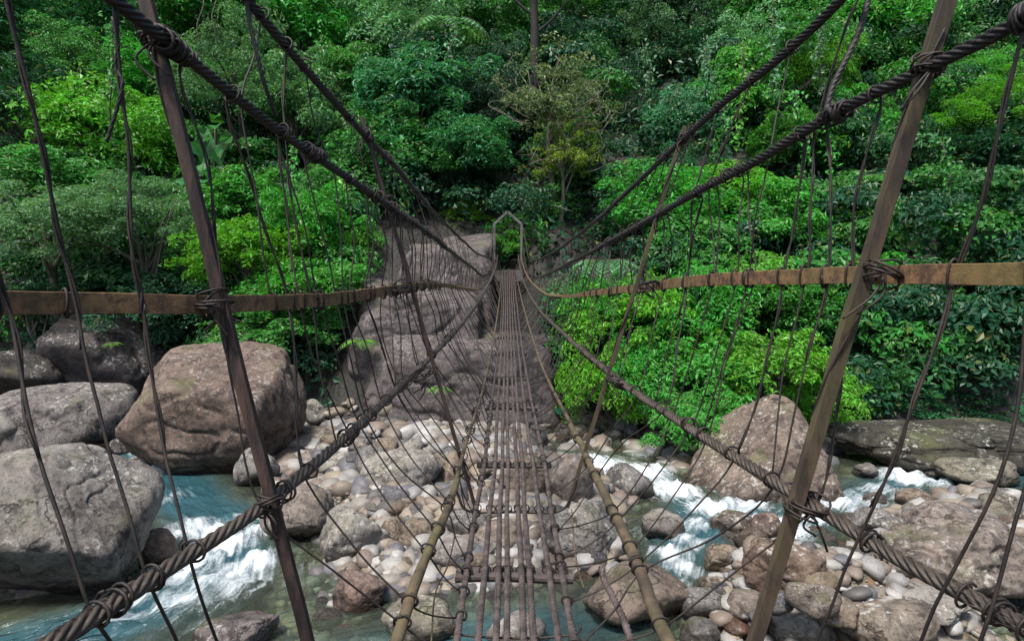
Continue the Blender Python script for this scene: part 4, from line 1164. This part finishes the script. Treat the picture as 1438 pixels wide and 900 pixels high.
# flat rails
def rail(c, ya, yb, mat):
    mb = MB()
    P = c.pts(ya, 9, .03)
    h = np.interp(P[:, 1], [1.5, 2.25, 4.5, 9], [1.0, 1.0, .95, .6])
    P[:, 2] += .006 * perlin(np.stack([P[:, 1] * 3, P[:, 1] * 0, P[:, 1] * 0], -1))
    sweep(mb, P, h, rect=(.011, .033))
    P = c.pts(9, yb, .1)
    sweep(mb, P, np.interp(P[:, 1], [9, 24], [.019, .013]), 6)
    return mb.obj('handrail', mat, bridge, False)
rl = rail(RAIL_L, 1.5, 24, M_RAIL); rr_ = rail(RAIL_R, 1.55, 24, M_RAIL)

# mossy edge poles above the deck edges, thinner ropes further on
def edge_pole(c, ya, ym, r):
    mb = MB()
    P = c.pts(ya, ym, .03)
    t = np.stack([P[:, 1] * 2.5, P[:, 1] * 0 + r * 90, P[:, 1] * 0], -1)
    P[:, 0] += .012 * perlin(t)
    rr = r * (1 + .12 * perlin(t * 2 + 4)) * np.interp(P[:, 1], [ya, ym], [1, .75])
    sweep(mb, P, rr, 12)
    P = c.pts(ym - .1, 24, .08)
    sweep(mb, P, np.interp(P[:, 1], [ym, 24], [r * .55, .012]), 8)
    return mb.obj('edge_pole', M_POLE, bridge)
dl = edge_pole(D_L, 2.0, 3.9, .026); dr = edge_pole(D_R, 1.95, 5.2, .030)

# deck cables
DY = [(900, 2.55), (797, 3.2), (650, 5.0), (570, 6.8), (480, 11), (430, 16), (400, 20), (379, 24)]
DX = {900: [643, 673, 698, 713, 737, 751, 786, 807], 797: [656, 681, 700, 712, 732, 743, 770, 788], 650: [680, 695, 705, 713, 725, 733, 748, 764],
      570: [690, 699, 707, 713, 721, 727, 737, 748], 480: [701, 705, 709.5, 713, 717.5, 721.5, 727, 732], 430: [704, 707, 710, 713, 716, 719, 722, 726], 400: [705.5, 708, 710.5, 713, 715.5, 718, 720.5, 723], 379: [706, 708.3, 710.5, 713, 715.3, 717.6, 719.8, 722]}
DECK = []
for k in range(8):
    pts = [(DX[900][k] + (DX[900][k] - 722) * .2, 990, 2.2)] + [(DX[y][k], y, Y) for y, Y in DY]
    c = Cable(pts); DECK.append(c)
    cable_obj('deck_cable', c, 2.2, 24, .0165 if k not in (3,) else .0155, .016, M_DECK, near=5, pitch=.17, nseg=30, lobes=6, rag=.3)

def cross(y, kind, ext=.03, name='cross_bar'):
    a, b = DECK[0](y), DECK[7](y)
    u = b - a; u /= np.linalg.norm(u)
    mb = MB()
    if kind == 'plate':
        P = np.linspace(a - u * ext + [0, 0, -.034], b + u * ext + [0, 0, -.034], 12)
        P[:, 2] += .006 * np.sin(np.linspace(0, 5, 12))
        T, N, B = frames(P)
        # flat plate lying across: 80 mm along the deck, 12 mm thick
        sec = [(-.055, -.008), (.055, -.008), (.055, .008), (-.055, .008)]
        V = np.concatenate([np.stack([p + [0, s, z] for s, z in sec]) for p in P])
        i = np.arange(11)[:, None] * 4; j = np.arange(4)[None, :]
        q = np.stack([i + j, i + (j + 1) % 4, i + 4 + (j + 1) % 4, i + 4 + j], -1).reshape(-1, 4)
        mb.add(V, np.concatenate([q, [[3, 2, 1, 0], [44, 45, 46, 47]]]))
        P2 = P + [0, -.03, -.02]
        sweep(mb, P2, .012, 8)
        o = mb.obj('cross_plate', M_PLATE, bridge, False)
    elif kind == 'hoop':
        l, r = a - u * .12 + [0, 0, .07], b + u * .14 + [0, 0, .09]
        P = spline([l + [-.02, 0, .08], l, a - u * .05 + [0, 0, -.03], (a + b) / 2 + [0, 0, -.036], b + u * .05 + [0, 0, -.03], r, r + [.03, 0, .1]], .012)
        sweep(mb, P, .0085, 8); o = mb.obj('cross_hoop', M_WIRE, bridge)
    else:
        z = -.028
        P = np.linspace(a - u * ext + [0, 0, z], b + u * ext + [0, 0, z], 14)
        sweep(mb, P, .015, 8)
        sweep(mb, P + [0, .045, .002], .014, 8)
        o = mb.obj('cross_bar', M_WIRE, bridge)
    mb = MB()
    for c in DECK:      # the wire loops that tie each deck cable to it
        coil(mb, c(y) + [0, 0, -.012], np.array([0, 1.0, 0.05]), .028, 1.4, .0036, .02, RB)
    mb.obj('wire_loop', M_WIRE, o)
    return o
dyf = pchip([379, 400, 430, 480, 570, 650, 797, 900][::1], [24, 20, 16, 11, 6.8, 5.0, 3.2, 2.55])
for ypx, kind in ((888, 'wire'), (797, 'plate'), (715, 'hoop'), (650, 'bar'), (567, 'plate'), (531, 'bar'), (497, 'bar'), (473, 'bar'), (458, 'plate'), (446, 'bar'), (437, 'bar'), (429, 'plate'), (421, 'bar'), (425, 'bar'), (417, 'bar'), (413, 'bar'), (410, 'bar'), (407, 'bar'), (404, 'bar'), (401, 'plate'), (399, 'bar'), (397, 'bar'), (395, 'bar'), (393, 'bar'), (391, 'bar'), (389, 'bar'), (387, 'bar'), (385, 'bar'), (383, 'bar'), (381, 'bar')):
    y = float(dyf(ypx))
    if kind == 'wire':
        mb = MB(); a, b = DECK[0](y), DECK[7](y)
        P = spline([a + [-.02, 0, .03], a + [-.02, 0, -.01], a * .7 + b * .3 + [0, 0, -.028], a * .3 + b * .7 + [0, 0, -.03], b + [.02, 0, -.01], b + [.03, 0, .03]], .02)
        sweep(mb, P, .0055, 6); mb.obj('cross_wire', M_WIRE, bridge)
    else:
        cross(y, kind, .06)

# posts of the two V-frames
def post(p0, p1, w, d, mat, wraps, name='post', lab=None):
    mb = MB()
    a, b = at(*p0), at(*p1)
    n = 50
    P = np.linspace(a, b, n)
    t = np.stack([np.linspace(0, 6, n), np.zeros(n) + a[0], np.zeros(n)], -1)
    P[:, 0] += .006 * perlin(t); P[:, 1] += .006 * perlin(t + 5)
    # rectangular section w (across) x d (along the bridge)
    T = (b - a) / np.linalg.norm(b - a)
    sx = np.array([1.0, 0, 0]); sx = sx - T * (sx @ T); sx /= np.linalg.norm(sx)
    sy = np.cross(T, sx)
    ch = .12 * d
    sec = [(-w + ch, -d), (w - ch, -d), (w, -d + ch), (w, d - ch), (w - ch, d), (-w + ch, d), (-w, d - ch), (-w, -d + ch)]
    tap = 1 + .05 * perlin(t * 1.7 + 9)
    V = np.stack([P + (sx * x + sy * y) * tap[:, None] for x, y in sec], 1).reshape(-1, 3)
    i = np.arange(n - 1)[:, None] * 8; j = np.arange(8)[None, :]
    q = np.stack([i + j, i + (j + 1) % 8, i + 8 + (j + 1) % 8, i + 8 + j], -1).reshape(-1, 4)
    V = np.concatenate([V, P[:1], P[-1:]]); jj = np.arange(8); m = (n - 1) * 8
    tt = np.concatenate([np.stack([np.full(8, n * 8), (jj + 1) % 8, jj], -1), np.stack([np.full(8, n * 8 + 1), m + jj, m + (jj + 1) % 8], -1)])
    mb.add(V, q, tt)
    o = mb.obj(name, mat, bridge, False)
    if lab: o['label'] = lab
    def on(z):      # point of the post's axis at height z
        k = (z - a[2]) / (b[2] - a[2]); return a + (b - a) * k
    for c, yy in wraps:
        p = c(yy); q_ = on(p[2])
        mb = MB()
        m_ = (p + q_) / 2
        for k in range(4):
            coil(mb, m_ + RB.normal(size=3) * .008 + T * (.015 * (k - 2)), T + RB.normal(size=3) * .35, w + .012 + np.linalg.norm(p - q_) * .3, 1.35, .0044, .015, RB)
        for k in range(2):   # loose ends
            e = m_ + np.array([RB.normal() * .06, -.03, RB.uniform(-.16, -.08)])
            sweep(mb, spline([m_ + [0, -.03, 0], (m_ + e) / 2 + [RB.normal() * .03, -.03, 0], e], .01), .0045, 6)
        mb.obj('binding', M_WIRE, o)
    # a wire that spirals down the post
    s = np.linspace(.08, .62, 90); ang = s * 17
    PP = a + np.outer(s, b - a) + (np.cos(ang) * (w + .006))[:, None] * sx + (np.sin(ang) * (d + .008))[:, None] * sy
    mb = MB(); sweep(mb, PP, .0042, 6); mb.obj('wire_wrap', M_WIRE, o)
    return o
post((193, -45, 2.25), (447, 960, 2.32), .0215, .015, M_POST, [(A_L, 2.22), (RAIL_L, 2.26), (C_L, 2.27)], lab='rusty brown metal post, nearest on the left')
post((1345, -50, 2.22), (1042, 960, 2.34), .0255, .018, M_WOODPOST, [(A_R, 2.2), (RAIL_R, 2.25), (C_R, 2.27)], lab='mossy wooden post, nearest on the right')
post((508, 165, 4.32), (668, 715, 4.4), .012, .011, M_POST, [(B_L, 4.3), (A_L, 4.32), (RAIL_L, 4.33), (C_L, 4.35)])
post((962, 178, 4.42), (797, 712, 4.45), .0125, .011, M_WOODPOST, [(B_R, 4.4), (A_R, 4.42), (RAIL_R, 4.43), (C_R, 4.43)])

# hangers
def wire_path(ctrl, rg, wob=.008):
    P = spline(ctrl, .05)
    n = len(P)
    t = np.stack([np.linspace(0, n * .05 * 2.4, n), np.full(n, rg.uniform(0, 90)), np.zeros(n)], -1)
    P[:, 0] += wob * fbm(t, 2); P[:, 1] += wob * fbm(t + 31, 2)
    return P

HANG = []
def hanger_geom(ctrl, rg, r, rings, twist=False):
    mb = MB(); P = wire_path(ctrl, rg)
    sweep(mb, P, r, 6 if r > .004 else 5)
    if twist:        # a second strand wound loosely round the first
        n = len(P); a = np.linspace(0, n * .05 * 16, n)
        k = int(n * rg.uniform(.4, .75))
        Q = P + np.stack([np.cos(a) * r * 1.9, np.sin(a) * r * 1.9, np.zeros(n)], -1)
        if k > 4: sweep(mb, Q[:k], r * .75, 5)
    for p, T, rad, sq in rings:
        coil(mb, p, T, rad, rg.uniform(1.0, 1.7), max(r * .85, .0046), rg.uniform(.008, .02), rg, sq)
    return mb

def near_hanger(pts, cross_rail=None, side=None):
    ctrl = np.array([at(*p) for p in pts]); rg = np.random.default_rng(len(HANG) + 400)
    rings = []
    for c, rad, sq in side:
        # ring where the wire passes the rail or side cable
        ys = np.linspace(c.y0, 4, 400); Pc = c(ys); W = spline(ctrl, .04)
        d = np.linalg.norm(Pc[:, None, :] - W[None], axis=2)
        i, j = np.unravel_index(np.argmin(d), d.shape)
        rings.append((Pc[i], tangent(c, ys[i]), rad, sq))
    HANG.append((float(ctrl[:, 1].mean()), hanger_geom(ctrl, rg, .0050, rings, True)))
RS, CS = (.40, 1.0), (1, 1)
L_side = [(RAIL_L, .046, RS), (C_L, .036, CS)]; R_side = [(RAIL_R, .046, RS), (C_R, .036, CS)]
near_hanger([(-30, 250, 1.62), (-5, 370, 1.66), (12, 430, 1.70), (45, 610, 1.62), (80, 720, 1.58), (128, 855, 1.56), (165, 920, 1.6)], side=L_side)
near_hanger([(2, -30, 1.75), (40, 130, 1.8), (75, 290, 1.85), (103, 420, 1.88), (150, 620, 1.82), (200, 790, 1.76), (258, 930, 1.8)], side=L_side)
near_hanger([(158, -5, 2.0), (168, 110, 2.03), (180, 230, 2.05), (187, 370, 2.05), (200, 430, 2.07), (225, 600, 2.02), (262, 770, 1.93), (312, 920, 1.98)], side=L_side)
near_hanger([(1438, 40, 1.87), (1400, 190, 1.93), (1365, 330, 1.98), (1338, 395, 2.02), (1295, 540, 2.0), (1235, 690, 2.02), (1200, 770, 2.06), (1140, 915, 2.1)], side=R_side)
near_hanger([(1475, 60, 1.72), (1452, 300, 1.72), (1438, 460, 1.72), (1424, 580, 1.7), (1395, 690, 1.69), (1340, 800, 1.72), (1312, 850, 1.74), (1283, 925, 1.76)], side=R_side)
near_hanger([(1500, 200, 1.6), (1485, 420, 1.62), (1462, 600, 1.6), (1425, 735, 1.58), (1395, 850, 1.57), (1365, 925, 1.58)], side=R_side)
# free rope tied to the near left cable, and the knotted rope between the right cables
def rope(ctrl, r, name, lab=None, mat=M_CABLE_DARK):
    mb = MB(); P = spline([at(*p) for p in ctrl], .008)
    sweep(mb, P, r, 18, .11, 4, .16)
    o = mb.obj(name, mat, bridge)
    if lab: o['label'] = lab
rope([(158, 25, 2.03), (166, 60, 2.02), (163, 95, 2.03), (172, 115, 2.03), (165, 150, 2.03), (150, 200, 2.04)], .006, 'loose_rope')
rope([(1222, -10, 2.75), (1208, 40, 2.72), (1190, 80, 2.7), (1170, 120, 2.68), (1160, 155, 2.66)], .013, 'tie_rope')
rope([(345, -10, 2.84), (350, 30, 2.8), (362, 80, 2.78), (372, 120, 2.8), (388, 165, 2.86)], .009, 'tie_rope')
rope([(845, 795, 3.0), (848, 812, 2.95), (862, 840, 2.8), (878, 875, 2.62), (895, 930, 2.4)], .017, 'loose_cable', 'twisted cable end hanging right of the deck', M_DECK)
rope([(642, 735, 3.7), (630, 790, 3.3), (612, 830, 3.0), (607, 880, 2.7), (604, 930, 2.5)], .0045, 'loose_strand', None, M_POLE)
rope([(803, 715, 3.9), (806, 760, 3.5), (812, 800, 3.25), (820, 825, 3.1)], .0045, 'loose_strand', None, M_POLE)

def lateral_hang(side, ys, r, top):
    A, B, RL, C, D, E = (A_L, B_L, RAIL_L, C_L, D_L, DECK[0]) if side < 0 else (A_R, B_R, RAIL_R, C_R, D_R, DECK[7])
    for y in ys:
        rg = np.random.default_rng(int(y * 1000) + (side > 0) * 77 + (top == 'B') * 13)
        j = lambda s: y * (1 + rg.normal() * s)
        yr, yc, yd, ye = j(.012), j(.03), j(.03), j(.03)
        T = B if top == 'B' else A
        p0 = T(j(.03)); o = np.array([.012 * side, 0, 0])
        pr, pc, pd, pe = RL(yr) + o * 1.2, C(yc) + o * 2.2, D(yd) + o * 1.5, E(ye) + o
        if y < 12:
            if top == 'B':
                pa = A(j(.02)) + o * 2.5
                ctrl = [p0, (p0 + pa) / 2 + rg.normal(size=3) * .015, pa, (pa + pr) / 2 + rg.normal(size=3) * .015, pr]
                if rg.random() < .6: ctrl += [(pr + pc) / 2 + rg.normal(size=3) * .015, pc]
            else:
                ctrl = [p0 + [0, 0, .02], p0 + o * 2 + [0, 0, -.05], (p0 + pr) / 2 + rg.normal(size=3) * .022, pr, (pr + pc) / 2 + rg.normal(size=3) * .015, pc, (pc + pd) / 2 + [0, 0, -.02] + rg.normal(size=3) * .02, pd, (pd + pe) / 2 + [0, 0, -.03], pe + [0, 0, -.012]]
        else:
            ctrl = [p0, (p0 + pr) / 2 + rg.normal(size=3) * .01, pr, pc, (pc + pe) / 2, pe]
        rings = []
        if y < 7:
            rings = [(RL(yr), tangent(RL, yr), .044, RS)] + ([(C(yc), tangent(C, yc), .034, CS)] if top == 'A' else []) + [(p0, tangent(T, y), .033, CS)]
            if top == 'A': rings += [(D(yd), tangent(D, yd), .033, CS), (E(ye), tangent(E, ye), .025, CS)]
        HANG.append((y, hanger_geom(ctrl, rg, r if y < 8 else r * .9, rings, y < 4 and rg.random() < .5)))

def stations(y0, y1, f):
    out = []; y = y0
    while y < y1:
        out.append(y); y += f(y)
    return out
left_near = [RAIL_L.y_at_px(p) for p in (330, 394, 424, 455, 478, 500, 520, 540)]
right_near = [RAIL_R.y_at_px(p) for p in (1192, 1150, 1096, 1050, 1022, 996, 962, 930, 900)]
step = lambda y: .27 if y < 8 else .25
lateral_hang(-1, left_near + stations(max(left_near) + .28, 23.2, step), .0043, 'A')
lateral_hang(1, right_near + stations(max(right_near) + .28, 23.2, step), .0043, 'A')
lateral_hang(-1, stations(2.7, 19, lambda y: .30 + y * .03), .0042, 'B')
lateral_hang(1, stations(2.75, 19, lambda y: .30 + y * .03), .0042, 'B')
HANG.sort(key=lambda t: t[0])
for y, mb in HANG[:100]:
    mb.obj('hanger', M_WIRE, bridge)
far = MB()
for y, m in HANG[100:]:
    for v in [0]:
        V = np.concatenate(m.v); q = np.concatenate(m.q) if m.q else None; t = np.concatenate(m.t) if m.t else None
        far.add(V, q, t)
if HANG[100:]:
    o = far.obj('hanger_wires', M_CABLE, bridge); o['kind'] = 'stuff'

# far gate frame
def tower():
    Y = 24.1
    root = None
    mb = MB()
    def beam(p, q, w, d):
        T = (q - p) / np.linalg.norm(q - p); sy = np.array([0, 1.0, 0]); sx = np.cross(T, sy); sx /= np.linalg.norm(sx)
        V = np.concatenate([[e + sx * a * w + sy * b * d for a, b in ((-1, -1), (1, -1), (1, 1), (-1, 1))] for e in (p, q)])
        return V, [[0, 1, 2, 3], [7, 6, 5, 4], [0, 4, 5, 1], [1, 5, 6, 2], [2, 6, 7, 3], [3, 7, 4, 0]]
    objs = []
    base_z = float(H([0], [24.1])[0])
    g = None
    parts = []
    for x0, x1 in ((694.5, 693.5), (731.5, 732.5)):
        p, q = at(x0, 392, Y), at(x1, 315, Y)
        parts.append(('tower_post', [(p, q, .038, .04), (p + [0, .7, 0], q + [0, .7, 0], .034, .04)]))
    ap = at(713, 297, Y)
    for x in (693.5, 732.5):
        q = at(x, 315, Y)
        parts.append(('gable_beam', [(q, ap, .042, .04)]))
    root = bpy.data.objects.new('gate_frame', None); COL.objects.link(root); root.parent = bridge
    b0 = at(713, 392, Y); root.location = Vector(b0) - bridge.location
    for nm, bs in parts:
        mb = MB()
        for k in bs:
            v, f = beam(*k); mb.add(v, f)
        mb.obj(nm, M_TOWER, root, False)
    # threshold slab and footing on the bank
    a, b = at(700, 378, Y), at(727, 378, Y)
    mb = MB(); v, f = beam((a + b) / 2 + [-.55, .2, -.25], (a + b) / 2 + [.55, .2, -.25], .2, .35); mb.add(v, f)
    mb.obj('footing', M_TOWER, root, False)
tower()

# ------------------------------------------------------------------ light, world, camera
w = bpy.data.worlds.new('World'); SC.world = w; w.use_nodes = True
nt = w.node_tree
sky = nt.nodes.new('ShaderNodeTexSky'); sky.sky_type = 'NISHITA'; sky.sun_disc = False
EL, AZ = R(64), R(212)      # sun high, behind the camera and a little to the left
sky.sun_elevation = EL; sky.sun_rotation = AZ
sky.air_density = 1.0; sky.dust_density = 2.5
bg = nt.nodes['Background']; bg.inputs[1].default_value = .05
nt.links.new(sky.outputs[0], bg.inputs[0])
sd = bpy.data.lights.new('sun', 'SUN'); sd.energy = 1.5; sd.angle = R(10); sd.color = (1, .95, .88)
so = bpy.data.objects.new('sun', sd); COL.objects.link(so)
d = Vector((math.sin(AZ) * math.cos(EL), math.cos(AZ) * math.cos(EL), math.sin(EL)))
so.rotation_euler = (-d).to_track_quat('-Z', 'Y').to_euler(); so.location = (0, -10, 40)

cd = bpy.data.cameras.new('camera'); cam = bpy.data.objects.new('camera', cd); COL.objects.link(cam)
cam.location = CAM; cam.rotation_euler = (R(90) - PITCH, 0, 0)
cd.sensor_width = 36; cd.lens = F / 1438 * 36; cd.clip_end = 400; cd.clip_start = .05
SC.camera = cam
vs = SC.view_settings
vs.view_transform = 'Standard'; vs.look = 'None'; vs.gamma = 1; vs.use_curve_mapping = False; vs.exposure = 2.1
SC.render.engine = 'CYCLES'
SC.cycles.use_denoising = True
SC.cycles.max_bounces = 6; SC.cycles.diffuse_bounces = 3; SC.cycles.glossy_bounces = 2; SC.cycles.transparent_max_bounces = 8; SC.cycles.transmission_bounces = 3
SC.cycles.caustics_reflective = False; SC.cycles.caustics_refractive = False
